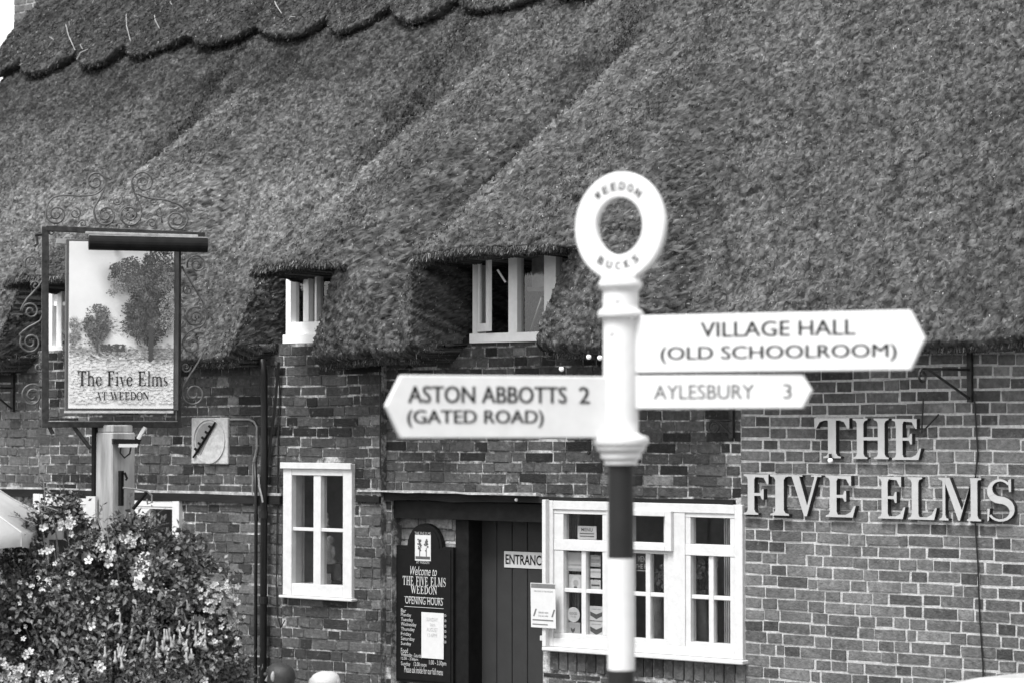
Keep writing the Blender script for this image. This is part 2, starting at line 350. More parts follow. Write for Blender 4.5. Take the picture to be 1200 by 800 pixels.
wall_boxes(wl, XJ, XR, 0, 3.16, 0.0, 0.12, [DR, RW])
# side and back walls, party wall of the porch
wl.box((XG + 0.05, 0.12, 0), (XG + 0.35, 2 * YR - 0.1, 3.1)); wl.box((XR - 0.3, 0.12, 0), (XR, 2 * YR - 0.1, 3.1)); wl.box((XG + 0.35, 2 * YR - 0.4, 0), (XR - 0.3, 2 * YR - 0.1, 3.1))
wall = wl.build('wall', MORTAR, pub)

# porch recess
YP, YD = 0.10, 0.21
XD0, XD1 = XW(537, YP), XW(560, YD)
pc = MB(); pc.box((DR[0] + .001, YP, 0), (XD0, YP + 0.15, 2.3)); porch_wall = pc.build('porch_wall', MORTAR, pub)
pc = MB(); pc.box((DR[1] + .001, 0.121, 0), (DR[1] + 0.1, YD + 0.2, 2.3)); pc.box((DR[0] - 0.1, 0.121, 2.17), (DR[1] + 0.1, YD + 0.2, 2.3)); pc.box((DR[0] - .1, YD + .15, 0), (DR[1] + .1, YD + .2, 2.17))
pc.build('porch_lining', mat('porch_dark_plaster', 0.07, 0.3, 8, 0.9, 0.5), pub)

# ---- bricks
def brick_base(seed):
    r = random.Random(seed); bm = bmesh.new(); bmesh.ops.create_cube(bm, size=1.0)
    bmesh.ops.bevel(bm, geom=list(bm.edges), offset=0.03, segments=1, affect='EDGES')
    me = bpy.data.meshes.new('brick')
    for v in bm.verts: v.co += Vector((r.uniform(-.014, .014), r.uniform(-.03, .03), r.uniform(-.05, .05)))
    bm.to_mesh(me); bm.free()
    a = me.color_attributes.new('col', 'FLOAT_COLOR', 'POINT'); a.data.foreach_set('color', [1.0] * (4 * len(me.vertices)))
    me.materials.append(BRICK); return me
BB = [brick_base(i) for i in range(9)]
BBV = [np.array([v.co[:] for v in m.vertices], np.float32) for m in BB]
BBF = [[list(p.vertices) for p in m.polygons] for m in BB]
def tone(x, z, kind):
    r = rnd.random()
    if kind == 'right':
        v = rnd.choice([.12, .135, .15, .16, .175, .19]) + rnd.uniform(-.01, .015)
        if r < .14: v = .085
        if r > .94: v = .24
        return v
    if kind == 'clean': return rnd.uniform(.09, .19)
    if kind == 'old':
        v = rnd.uniform(.06, .125)
        if r < .16: v = .03
        if r > .94: v = rnd.uniform(.16, .26)
        return v
    if kind == 'lower':
        v = rnd.uniform(.075, .15)
        if r < .16: v = .045
        return v
    return rnd.uniform(.22, .40)
BR = []      # centre, size, tone, tilt
def courses(x0, x1, z0, z1, y, kind, ch, holes=(), phase=0.0, out=BR, sag=None, stop=None):
    j = 0; z = z0
    while z < z1 - 0.02:
        h = min(ch, z1 - z) - 0.011
        x = x0 - (0.16 if j % 2 else 0.0) - rnd.uniform(0, 0.05) - phase; k = 0
        while x < x1:
            hd = (k + j) % 2 == 1
            if rnd.random() < .07: hd = not hd
            L_ = (0.104 if hd else 0.216) * rnd.uniform(.94, 1.05) * min(1, ch / .0735 + .02) * (.55 if rnd.random() < .06 else 1); a, b = max(x, x0), min(x + L_, x1)
            jt = rnd.uniform(.006, .014)
            cz = z + h / 2 + .0055
            for hx in holes:
                if hx[2] - .012 < cz < hx[3] + .012:
                    if a < hx[0] < b and (hx[0] - a) > (b - hx[1] if b > hx[1] else -1): b = hx[0] - .004
                    elif a < hx[1] < b: a = hx[1] + .004
            if b - a > .03 and not any(hx[0] - .002 < (a + b) / 2 < hx[1] + .002 and hx[2] - .012 < cz < hx[3] + .012 for hx in holes):
                hh = h * rnd.uniform(.90, 1.02)
                out.append(((a + b) / 2, y, cz + rnd.uniform(-.0025, .0025) + .004 * math.sin(x * 1.9 + z * 3) + .003 * math.sin(x * 4.7), b - a - .001, hh, tone(x, z, kind), rnd.uniform(-.012, .012), rnd.random()))
            x += L_ + jt; k += 1
        z += ch; j += 1
XM = XW(868)
BAND = [(-99, XW(863), 2.108, 2.17)]           # timber plate position
SILLB = [(RW[0] - .01, RW[1] + .02, 1.075, 1.21)]
holesL = [FW, LW, (-99, LW[0] + .0, 2.06, 2.135)]
courses(XG + .06, XW(46, YL), 0.135, 3.15, YL, 'clean', .068, [FW, (-99, 99, 2.06, 2.135)])
courses(XW(46, YL) + .006, XJ - .002, 0.135, 3.15, YL, 'old', .0685, holesL + [(-99, LW[0], 0.0, 2.06), (LW[0] - .03, 99, .0, 2.12)], phase=.05)
courses(XW(46, YL) + .006, LW[0] - .032, 0.135, 2.055, YL, 'lower', .069, holesL, phase=.09)
courses(LW[0] - .03, XJ - .002, 0.135, 2.115, YL, 'lower', .0695, [LW], phase=.02)
courses(XJ + .004, XM, 2.172, 3.15, 0, 'old', .0665, [DR, RW, (XM - .0, 99, 0, 9)], phase=.03)
courses(DR[1] + .01, XM - .005, 0.135, 1.072, 0, 'lower', .075, [DR])
courses(XJ + .004, DR[0] - .003, 0.135, 2.112, 0, 'lower', .0735, [DR])
courses(XM + .004, XR - .01, 0.135, 3.15, 0, 'right', .0665, [RW])
# soldier course under the big window
x = RW[0] + .02
while x < RW[1] - .02:
    wd = rnd.uniform(.058, .068); BR.append((x + wd / 2, -.008, 1.148, wd, .118, rnd.uniform(.06, .17), rnd.uniform(-.02, .02), rnd.random())); x += wd + .009
DEP = 0.09
def brick_weight(b):
    q = CAM - Vector((b[0], b[1], b[2])); s = 1 / (-(q.dot(fwd)))
    d = Vector((b[0], b[1], b[2])) - CAM; px = 600 + FP * d.dot(rgt) / d.dot(fwd); py = 400 - FP * d.dot(upv) / d.dot(fwd)
    vis = -10 < px < 1210 and -10 < py < 806 and b[2] < 3.06
    return (b[3] * b[4] * s * s) if vis else (b[3] * b[4] * s * s) * 1e-3
def place_bricks(lst, parent, limit, mat_=None):
    lst = sorted(lst, key=brick_weight, reverse=True)
    for b in lst[:limit]:
        i = int(b[7] * 8.99); o = bpy.data.objects.new('brick', BB[i]); COL.objects.link(o)
        o.parent = parent; o.matrix_parent_inverse = world_of(parent).inverted()
        o.location = (b[0], b[1] + DEP / 2 - .003 - .0045 * b[7], b[2]); o.scale = (b[3], DEP, b[4]); o.rotation_euler = (0, b[6] * .5, b[6])
        o.color = (b[5], b[5], b[5], 1)
    V, F, C, MI = [], [], [], 0
    for b in lst[limit:]:
        i = int(b[7] * 8.99); v = BBV[i] * np.array([b[3], DEP, b[4]], np.float32)
        ca, sa = math.cos(b[6] * .5), math.sin(b[6] * .5)
        xx = v[:, 0] * ca + v[:, 2] * sa; zz = -v[:, 0] * sa + v[:, 2] * ca; v[:, 0] = xx; v[:, 2] = zz
        v += np.array([b[0], b[1] + DEP / 2 - .003 - .0045 * b[7], b[2]], np.float32)
        F += [[MI + k for k in f] for f in BBF[i]]; MI += len(v); V.append(v); C += [b[5]] * len(v)
    if V:
        V = np.concatenate(V); me = bpy.data.meshes.new('brick'); me.from_pydata(V.tolist(), [], F)
        a = me.color_attributes.new('col', 'FLOAT_COLOR', 'POINT'); c = np.ones((len(V), 4), np.float32); c[:, :3] = np.array(C, np.float32)[:, None]; a.data.foreach_set('color', c.ravel())
        me.materials.append(BRICK); o = link('brick', me, None, parent); tag(o, kind='stuff')
place_bricks(BR, wall, 300)
PB = []; courses(DR[0] + .003, XD0 - .004, 0.135, 2.15, YP, 'porch', .078, out=PB); place_bricks(PB, porch_wall, 300)

# ---- timber plate, door lintel, joint board
def beam(name, m, x0, x1, z0, z1, y, th=.06, wob=.006):
    b = MB(); n = 14; vs = []
    for i in range(n + 1):
        x = x0 + (x1 - x0) * i / n; a = rnd.uniform(-wob, wob); c = rnd.uniform(-wob, wob); d = rnd.uniform(-.005, .003)
        vs += [(x, y + d, z0 + a), (x, y + th, z0 + a), (x, y + th, z1 + c), (x, y + d, z1 + c)]
    fs = [(i * 4 + k, i * 4 + (k + 1) % 4, i * 4 + 4 + (k + 1) % 4, i * 4 + 4 + k) for i in range(n) for k in range(4)] + [(3, 2, 1, 0), (n * 4, n * 4 + 1, n * 4 + 2, n * 4 + 3)]
    b.add(vs, fs); return b.build(name, m, pub)
MLINE = mat('white_mortar_fillet', 0.3, 0.7, 20, 0.9, 0.7, 60, 0.006)
beam('timber_plate', TIMBER, XG + .1, LW[0] - .03, 2.075, 2.128, YL - .03)
beam('timber_plate', TIMBER, LW[1] + .03, XJ - .001, 2.098, 2.145, YL - .025)
beam('timber_plate', TIMBER, XJ, XW(862), 2.118, 2.165, -.025)
beam('mortar_fillet', MLINE, XG + .1, LW[0] - .03, 2.130, 2.146, YL - .018, .03, .004)
beam('mortar_fillet', MLINE, LW[1] + .03, XW(635), 2.168, 2.182, YL - .012, .05, .004)
beam('door_lintel', BLACK, DR[0] - .03, DR[1], 2.0, 2.114, .02, .2, .002)

# ---- windows
def window(name, rect, y, cols, rows, fr=.06, bar=.022, parent=pub, label=None, sill=True, lights=None, glassy=.04):
    """painted timber window: part window (outer frame), sub-parts sash, mullion, pane, sill"""
    x0, x1, z0, z1 = rect; m = MB()
    m.box((x0, y - .012, z0), (x0 + fr, y + .09, z1)); m.box((x1 - fr, y - .012, z0), (x1, y + .09, z1))
    m.box((x0 + fr, y - .010, z1 - fr), (x1 - fr, y + .09, z1)); m.box((x0 + fr, y - .010, z0), (x1 - fr, y + .09, z0 + fr))
    f = m.build(name, WHITE, parent, bevel=.003)
    if label: f['label'] = label
    return f
def bars(parent, nm, boxes, m=WHITE, bev=.002):
    for a, b in boxes:
        q = MB(); q.box(a, b); q.build(nm, m, parent, bevel=bev)
def pane(parent, x0, x1, z0, z1, y):
    q = MB(); q.box((x0, y, z0), (x1, y + .004, z1)); q.build('pane', GLASS, parent)

# left window, 2 x 2
x0, x1, z0, z1 = LW; y = YL - .02
def lx(px): return XW(px, y)
f = window('window', LW, y, 2, 2, fr=.08)
f['label'] = 'small four-pane window with figurines behind the glass'
zm = ZW(370, 620, y)
bars(f, 'mullion', [((lx(368), y - .004, z0 + .08), (lx(376.5), y + .06, z1 - .08))])
bars(f, 'glazing_bar', [((x0 + .08, y + .002, zm - .011), (lx(368), y + .05, zm + .011)), ((lx(376.5), y + .002, zm - .011), (x1 - .08, y + .05, zm + .011))])
for a, b in ((x0 + .08, lx(368)), (lx(376.5), x1 - .08)):
    for c, d in ((z0 + .08, zm - .011), (zm + .011, z1 - .08)): pane(f, a - .005, b + .005, c - .005, d + .005, y + .03)
bars(f, 'sill', [((x0 - .012, y - .04, z0 - .018), (x1 + .025, y + .05, z0 - .001))], bev=.004)
bars(f, 'head_board', [((x0 - .012, y - .03, z1 - .035), (x1 + .006, y - .0125, z1 + .006))])

# big right window, three lights
x0, x1, z0, z1 = RW; y = -.02
def rx(px): return XW(px, y + .012)
f = window('window', RW, y, 3, 3, fr=.055)
f['label'] = 'wide white window of three lights with flyers in the left light'
mul = [(rx(712), rx(734)), (rx(784), rx(804))]
zt1, zt0 = ZW(760, 604, y), ZW(760, 635, y); zc1, zc0 = ZW(760, 648, y), ZW(760, 748, y)
zcm = ZW(760, 696, y)
bars(f, 'mullion', [((a, y - .006, z0 + .055), (b, y + .08, z1 - .055)) for a, b in mul])
spans = [(x0 + .055, mul[0][0]), (mul[0][1], mul[1][0]), (mul[1][1], x1 - .055)]
for i, (a, b) in enumerate(spans):
    bars(f, 'transom', [((a, y - .001, zc1 + .0), (b, y + .07, zt0 - .0))])
    bars(f, 'bottom_rail', [((a, y + .0, z0 + .055), (b, y + .07, zc0))])
    bars(f, 'top_rail', [((a, y + .0, zt1), (b, y + .07, z1 - .055))])
    sa, sb = a + .035, b - .035
    if i == 0: sa = rx(661)
    if i == 2: sb = rx(856)
    bars(f, 'stile', [((a, y + .003, zc0), (sa, y + .065, zc1)), ((sb, y + .003, zc0), (b, y + .065, zc1)), ((a, y + .003, zt0), (sa, y + .065, zt1)), ((sb, y + .003, zt0), (b, y + .065, zt1))])
    mx = (sa + sb) / 2
    bars(f, 'glazing_bar', [((mx - .017, y + .012, zc0), (mx + .017, y + .055, zc1)), ((sa, y + .014, zcm - .012), (mx - .017, y + .053, zcm + .012)), ((mx + .017, y + .014, zcm - .012), (sb, y + .053, zcm + .012))])
    pane(f, sa - .005, sb + .005, zt0 - .005, zt1 + .005, y + .035)
    for c, d in ((sa, mx - .017), (mx + .017, sb)):
        for e, g in ((zc0, zcm - .012), (zcm + .012, zc1)): pane(f, c - .005, d + .005, e - .005, g + .005, y + .033)
vx0, vx1 = mul[0][1] - .03, rx(791)                 # top-hung opener, slightly proud
q = MB(); za, zbb = ZW(760, 644, y), ZW(760, 597, y)
for bx in (((vx0, za), (vx0 + .05, zbb)), ((vx1 - .045, za), (vx1, zbb)), ((vx0 + .05, za), (vx1 - .045, za + .035)), ((vx0 + .05, zbb - .035), (vx1 - .045, zbb))): q.box((bx[0][0], y - .035, bx[0][1]), (bx[1][0], y - .008, bx[1][1]))
q.build('opening_sash', WHITE, f, bevel=.003)
bars(f, 'sill', [((x0 - .004, y - .05, z0 - .026), (x1 + .022, y + .05, z0 - .001))], bev=.005)
bars(f, 'side_board', [((x0 - .0, y - .05, z0), (x0 + .028, y - .013, z1 + .005))])

# far-left window
x0, x1, z0, z1 = FW; y = YL - .02
f = window('window', FW, y, 3, 1, fr=.07)
f['label'] = 'low wide white window half hidden by the flowering shrub'
def fx(px): return XW(px, y)
bars(f, 'transom', [((x0 + .07, y - .004, ZW(190, 596, y)), (x1 - .07, y + .06, z1 - .07))])
bars(f, 'mullion', [((fx(88), y - .002, z0 + .07), (fx(108), y + .06, ZW(190, 596, y))), ((fx(150), y - .002, z0 + .07), (fx(176), y + .06, ZW(190, 596, y)))])
for a, b in ((x0 + .07, fx(88)), (fx(108), fx(150)), (fx(176), x1 - .07)): pane(f, a - .005, b + .005, z0 + .065, ZW(190, 596, y) + .005, y + .03)
bars(f, 'sill', [((x0 - .04, y - .05, z0 - .04), (x1 + .04, y + .05, z0 - .001))], bev=.004)

# the room behind, floor, dark partition
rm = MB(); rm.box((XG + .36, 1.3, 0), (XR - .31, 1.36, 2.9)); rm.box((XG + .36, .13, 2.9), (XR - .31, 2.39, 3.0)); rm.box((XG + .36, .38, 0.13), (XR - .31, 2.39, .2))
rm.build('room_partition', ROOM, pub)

# ---- door
D0, D1 = XD1, XW(650, YD + .02)
jb = MB(); jb.box((XD0, YP - .03, 0.12), (XW(549, YP - .03), YD + .1, 2.14)); jb.build('door_post', BLACK, pub, bevel=.004)
door = MB(); door.box((D0 - .02, YD + .02, 0.14), (D1, YD + .06, 2.02)); door = door.build('door', DOOR, pub); door['label'] = 'plain plank door standing back in the porch'
gx = [D0] + [XW(p, YD + .0) for p in (582, 600, 618, 636)] + [D1]
for i in range(len(gx) - 1):
    q = MB(); q.box((gx[i] + .003, YD + .0, 0.14), (gx[i + 1] - .003, YD + .018, 2.02)); q.build('plank', DOOR, door, bevel=.003)
q = MB(); q.box((XD1 - .04, YD + .0, .14), (XD1 - .028, YD + .05, 2.02)); q.build('door_edge', LEAD, door)
for zz in (1.83, 1.35):
    q = MB(); q.tube([(XD1 - .034, YD - .012, zz - .03), (XD1 - .034, YD - .012, zz + .03)], .007, 6); q.build('hinge', CHROME, door)
q = MB(); q.box((DR[0], -.05, 0.121), (DR[1], YD, .2)); q.build('step', STONE, pub)

# ================================================================== THATCH
DM = [dict(hl=XW(475, -.62), hr=XW(700, -.62), zl=3.665, wl=XW(555), wr=XW(628, -.45), zw0=3.14, zw1=3.76, tilt=.40, rf=.12),
      dict(hl=XW(288, -.62), hr=XW(412, -.62), zl=3.64, wl=XW(336), wr=XW(370, -.45), zw0=3.17, zw1=3.72, tilt=.30, rf=-.0),
      dict(hl=XW(0, -.62), hr=XW(110, -.62), zl=3.65, wl=XW(57), wr=XW(74, -.45), zw0=3.14, zw1=3.72, tilt=.30, rf=.0)]
def smin(a, b, k): h = np.clip(.5 + .5 * (b - a) / k, 0, 1); return b * (1 - h) + a * h - k * h * (1 - h)
def sstep(e0, e1, x): t = np.clip((x - e0) / (e1 - e0), 0, 1); return t * t * (3 - 2 * t)
def zeave(x):
    z = ZE + .025 * np.sin(x * 1.7 + 1) + .012 * np.sin(x * 5.1)
    for d in DM: z = z + .13 * sstep(d['wl'] - .20, d['wl'] - .02, x) * (1 - sstep(d['wr'] - .22, d['wr'] - .08, x))
    return z
def zlipf(d, x):
    c = (d['hl'] + d['hr']) / 2; hw = (d['hr'] - d['hl']) / 2; q = (x - c) / hw
    return d['zl'] - .035 * q ** 4 * (np.abs(q) < 1.6) - .0 + .008 * np.sin(x * 9)
def fsurf(x, z):
    """front coordinate of the thatch at (x, z)"""
    main = Y0 + (z - ZE) * CT
    main = main + .035 * np.sin(x * 2.3 + z * .8) * sstep(3.2, 3.9, z) + .02 * np.sin(x * 5.3 - z * 1.9)
    for d in DM: main = main + .10 * np.exp(-((x - (d['hl'] - .22)) / .30) ** 2) * sstep(3.2, 3.7, z) * (1 - sstep(4.9, 5.5, z))
    out = main
    for d in DM:
        zl = zlipf(d, x)
        hlz = d['hl'] + .05 * (z - zl)
        hood = -.66 + (z - zl) * 1.44 + 8.0 * np.maximum(0, hlz + .05 - x) ** 1.35 + 1.0 * np.maximum(0, x - (d['wr'] + d['rf'] - .05)) ** 1.35
        b = sstep(d['wr'] + .02, d['wr'] + .34, x)
        up = np.clip((z - ZE) / .62, 0, 1)
        low = -.50 + (z - ZE) * .06 + (1.5 * np.maximum(0, d['hl'] - .06 - x) ** 1.25) * up + 1.0 * np.maximum(0, d['hl'] - .45 - x) ** 1.3
        low = low * (1 - b) + np.maximum(hood, -.52 + (z - ZE) * .16) * b
        out = smin(out, np.where(z > zl, hood, low), .07)
    out = out + .16 * np.exp(-((z - zeave(x)) / .035) ** 2) + .04 * np.exp(-((z - zeave(x)) / .12) ** 2)
    for d in DM:                                            # rounded lip of the hood, then the window recess
        zl = zlipf(d, x); cl = d['wl'] - .12; cr = d['wr'] - .17 + d['tilt'] * np.maximum(0, z - 3.0)
        inside_h = sstep(d['hl'] - .03, d['hl'] + .03, x) * (1 - sstep(d['wr'] + .0, d['wr'] + .3, x))
        out = out + inside_h * (z > zl) * .06 * np.exp(-((z - zl) / .02) ** 2)
        t = np.clip((x - cl) / .12, 0, 1) ** 1.2 * (1 - np.clip((x - cr) / .14, 0, 1))
        under = (z < zl)
        deep = np.where(z > d['zw0'] - .02, .55, .04)
        out = np.where(under, out * (1 - t) + np.maximum(out, deep) * t, out)
    return out
def vnoise(x, y, s, seed):
    r = np.random.default_rng(seed); n = 256; g = r.random((n, n)).astype(np.float32)
    a, b = x / s + 1000, y / s + 1000; i, j = np.floor(a).astype(int), np.floor(b).astype(int); u, v = a - i, b - j; u = u * u * (3 - 2 * u); v = v * v * (3 - 2 * v)
    G = lambda p, q: g[p % n, q % n]
    return (G(i, j) * (1 - u) + G(i + 1, j) * u) * (1 - v) + (G(i, j + 1) * (1 - u) + G(i + 1, j + 1) * u) * v - .5
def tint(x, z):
    """straw tone: weathered mottling, broad zones, and painted light and shade at the hoods"""
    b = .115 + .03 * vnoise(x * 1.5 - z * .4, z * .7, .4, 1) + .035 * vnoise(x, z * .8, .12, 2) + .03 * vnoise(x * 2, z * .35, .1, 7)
    for d in DM:                                 # hood light and shade painted in: crests lightened, valleys darkened in streaks
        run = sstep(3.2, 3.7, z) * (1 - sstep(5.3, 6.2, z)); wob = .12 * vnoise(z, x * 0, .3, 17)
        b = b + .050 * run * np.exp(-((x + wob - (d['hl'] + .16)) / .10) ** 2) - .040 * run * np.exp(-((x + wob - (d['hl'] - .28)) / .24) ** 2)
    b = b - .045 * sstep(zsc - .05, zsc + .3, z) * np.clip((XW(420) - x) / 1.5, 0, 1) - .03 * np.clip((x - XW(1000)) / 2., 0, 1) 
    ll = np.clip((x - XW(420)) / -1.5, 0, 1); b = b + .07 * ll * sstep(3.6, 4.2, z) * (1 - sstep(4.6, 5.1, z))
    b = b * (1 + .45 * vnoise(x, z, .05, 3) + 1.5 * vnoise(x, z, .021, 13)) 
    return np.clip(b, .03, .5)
dx, dz = .0115, .0115
xl_ = [XG]
while xl_[-1] < XR:
    x_ = xl_[-1]; cheek = any(d['wl'] - .13 < x_ < d['wl'] + .01 for d in DM); fine = any(d['wl'] - .26 < x_ < d['wl'] + .10 or d['wr'] - .22 < x_ < d['wr'] + .12 or d['hl'] - .14 < x_ < d['hl'] + .10 for d in DM); xl_.append(x_ + (.003 if cheek else .006 if fine else dx))
xs = np.array(xl_); zs = np.arange(0, zsc + .30 - ZE, dz)
X, K = np.meshgrid(xs, zs); Z = zeave(X) * (1 - np.clip(K / 1.0, 0, 1)) + ZE * np.clip(K / 1.0, 0, 1) + K
verge = .5 * np.clip((XG + .0 - X + .35) / .35, 0, 1) ** 2        # roof rounds back at the left gable
Yb = fsurf(X, Z) + verge * .5
Xs, Zs = X.copy(), Z.copy()
P0 = np.stack([X, Yb, Z], 2); N0 = np.cross(np.gradient(P0, axis=1), np.gradient(P0, axis=0)); N0 /= np.linalg.norm(N0, axis=2)[:, :, None] + 1e-9
A_ = Yb * .8 + Z                                                    # coordinate running up the slope, so the grain keeps its size on steep parts
Bx = X + Yb * .95
rough_ = .010 * vnoise(Bx, A_, .07, 4) + .024 * vnoise(Bx, A_, .024, 5) + .016 * vnoise(Bx * 1.5, A_ * .6, .3, 6) + .0065 * rng.standard_normal(X.shape)
rough_ = rough_ * (.40 + .60 * np.clip(np.gradient(Yb, dz, axis=0) / .9, 0, 1))
P1 = P0 + N0 * rough_[:, :, None] + .003 * rng.standard_normal(P0.shape)
Xs, Yb, Zs = P1[:, :, 0], P1[:, :, 1], P1[:, :, 2]
row = np.stack([Xs[0], np.full(len(xs), .05), Zs[0] + .015], 1)[None]
P = np.concatenate([row, np.stack([Xs, Yb, Zs], 2)], 0)
nr, nc = P.shape[:2]; idx = np.arange(nr * nc).reshape(nr, nc)
F = np.stack([idx[:-1, :-1], idx[:-1, 1:], idx[1:, 1:], idx[1:, :-1]], 2).reshape(-1, 4)
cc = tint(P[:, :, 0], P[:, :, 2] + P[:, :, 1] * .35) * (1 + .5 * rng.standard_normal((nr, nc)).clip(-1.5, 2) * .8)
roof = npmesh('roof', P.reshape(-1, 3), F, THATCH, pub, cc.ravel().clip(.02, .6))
def straws(P, cnt, name, parent, ln=(.006, .017), wd=.0030, tone_=1.25, bright=.03, wild=.55):
    """short straw ends standing out of a surface grid, densest where the surface is steepest"""
    A = P[:-1, :-1]; U = P[:-1, 1:] - A; V = P[1:, :-1] - A; N = np.cross(U, V); ar = np.linalg.norm(N, axis=2)
    pr = np.minimum(ar, np.quantile(ar, .995)).ravel(); pr = pr / pr.sum(); pick = rng.choice(len(pr), cnt, p=pr)
    a = A.reshape(-1, 3)[pick]; u = U.reshape(-1, 3)[pick]; v = V.reshape(-1, 3)[pick]; n = (N / np.maximum(ar, 1e-9)[:, :, None]).reshape(-1, 3)[pick]
    p = a + u * rng.random((cnt, 1)) + v * rng.random((cnt, 1))
    down = np.tile(np.array([[0, -.35, -.94]]), (cnt, 1)); down = down - n * (down * n).sum(1)[:, None]; down /= np.linalg.norm(down, axis=1)[:, None] + 1e-6
    d = down + n * rng.uniform(.0, .40, (cnt, 1)) + rng.standard_normal((cnt, 3)) * wild; d /= np.linalg.norm(d, axis=1)[:, None]
    sd_ = np.cross(d, n + rng.standard_normal((cnt, 3)) * .6); sd_ /= np.linalg.norm(sd_, axis=1)[:, None] + 1e-6
    L_ = rng.uniform(*ln, (cnt, 1)); w_ = wd * rng.uniform(.6, 1.3, (cnt, 1)); b = p - d * L_ * .3; e = p + d * L_ * .7
    Vv = np.stack([b - sd_ * w_, b + sd_ * w_, e + sd_ * w_ * .6, e - sd_ * w_ * .6], 1).reshape(-1, 3); Ff = np.arange(cnt * 4).reshape(-1, 4)
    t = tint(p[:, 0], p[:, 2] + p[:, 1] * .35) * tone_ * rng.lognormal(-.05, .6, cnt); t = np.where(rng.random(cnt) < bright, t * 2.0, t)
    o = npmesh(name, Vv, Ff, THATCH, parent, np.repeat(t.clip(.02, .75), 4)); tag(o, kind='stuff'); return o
straws(P, 260000, 'straw', roof)
# cut reed ends fringing the hoods and the eave
def fringe(x0, x1, yf, zf, cnt, name='straw'):
    px_ = rng.uniform(x0, x1, cnt); dy_ = rng.random(cnt) ** 1.5 * .22; p = np.stack([px_, yf(px_) + dy_, zf(px_) + rng.uniform(-.004, .02, cnt)], 1)
    d = np.array([[0, -.25, -1.0]]) + rng.standard_normal((cnt, 3)) * .32; d /= np.linalg.norm(d, axis=1)[:, None]
    sd_ = np.cross(d, rng.standard_normal((cnt, 3))); sd_ /= np.linalg.norm(sd_, axis=1)[:, None]; L_ = rng.uniform(.015, .042, (cnt, 1)); w_ = .0032
    Vv = np.stack([p - sd_ * w_, p + sd_ * w_, p + d * L_ + sd_ * w_ * .6, p + d * L_ - sd_ * w_ * .6], 1).reshape(-1, 3)
    t = .15 * rng.lognormal(0, .5, cnt); tag(npmesh(name, Vv, np.arange(cnt * 4).reshape(-1, 4), THATCH, roof, np.repeat(t.clip(.03, .5), 4)), kind='stuff')
for d in DM:
    fringe(d['hl'] - .02, d['wr'] + .25, lambda q_, d=d: -.63 + .10 * np.clip((d['hl'] + .05 - q_) / .07, 0, 1) ** 2 + 0 * q_, lambda q_, d=d: zlipf(d, q_), 5200)
fringe(XG, XR, lambda q_: fsurf(q_, zeave(q_) + .03), lambda q_: zeave(q_) + .022, 14000)
# ridge cap with scalloped lower edge
xr = np.arange(XG - .02, XR, .018); per = (XW(460) - XW(385)) * 1.30
cusp0 = plane_hit(460, 24).x
ph = ((xr - cusp0) / per + .06 * np.sin(xr * 2.1) + .05 * np.sin(xr * 5.3)) % 1.0
zlow = zsc + .19 - (.165 + .03 * np.sin(xr * 1.7)) * np.sin(PI * ph) ** .8 + .012 * vnoise(xr, xr * 0, .06, 31)
kz = np.concatenate([[0], np.linspace(0, 1, 62)]); PR = np.zeros((63, len(xr), 3))
for i, t in enumerate(kz):
    z = zlow + (ZR - zlow) * t; th = .13 if i > 0 else .0
    if i > 0: th = .13 - .05 * math.exp(-(t / .02) ** 2)
    PR[i, :, 0] = xr; PR[i, :, 2] = z; PR[i, :, 1] = Y0 + (z - ZE) * CT - th + .03 * np.sin(xr * 2.3 + z * .8)
PR[1:, :, 1] += .03 * vnoise(PR[1:, :, 0], PR[1:, :, 2], .05, 8) + .04 * vnoise(PR[1:, :, 0], PR[1:, :, 2], .2, 9)
PR += rng.standard_normal(PR.shape) * .004
PR[0, :, 1] += .04
nr, nc = PR.shape[:2]; idx = np.arange(nr * nc).reshape(nr, nc); F = np.stack([idx[:-1, :-1], idx[:-1, 1:], idx[1:, 1:], idx[1:, :-1]], 2).reshape(-1, 4)
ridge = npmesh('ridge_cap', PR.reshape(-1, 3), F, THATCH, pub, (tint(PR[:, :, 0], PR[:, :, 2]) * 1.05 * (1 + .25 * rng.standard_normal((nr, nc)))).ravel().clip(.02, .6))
straws(PR, 60000, 'straw', ridge, (.02, .055), .0035, 1.25, .05, .35)
# back slope and gables
bk = MB(); yb_ = 2 * YR + .45
bk.add([(XG, YR, ZR + .03), (XR, YR, ZR + .03), (XR, yb_, ZE), (XG, yb_, ZE)], [(0, 1, 2, 3)])
ob = bk.build('back_slope', mat('plain_thatch', .12, .4, 20, .95, .8, 60, .02), pub)
gb = MB()
for gx_ in (XG + .1, XR - .02):
    gb.add([(gx_, .2, 3.05), (gx_, YR, ZR - .12), (gx_, 2 * YR - .1, 3.05)], [(0, 1, 2)])
gb.build('gable', MORTAR, pub)
# loose twigs lying on the ridge
for (a, b, c, d) in ((77, 29, 88, 59), (148, 17, 153, 49), (181, 18, 187, 34), (200, 2, 203, 8), (322, 2, 330, 16), (338, 24, 346, 20), (95, 52, 97, 58), (58, 44, 63, 47), (103, 58, 90, 70)):
    p, q_ = plane_hit(a, b, .16), plane_hit(c, d, .16); q = MB(); mid = (p + q_) / 2 + Vector((.01, -.03, .01)); q.tube([p, mid, q_], .0036, 5); q.build('twig', mat('dry_twig', .3, .3), ridge)

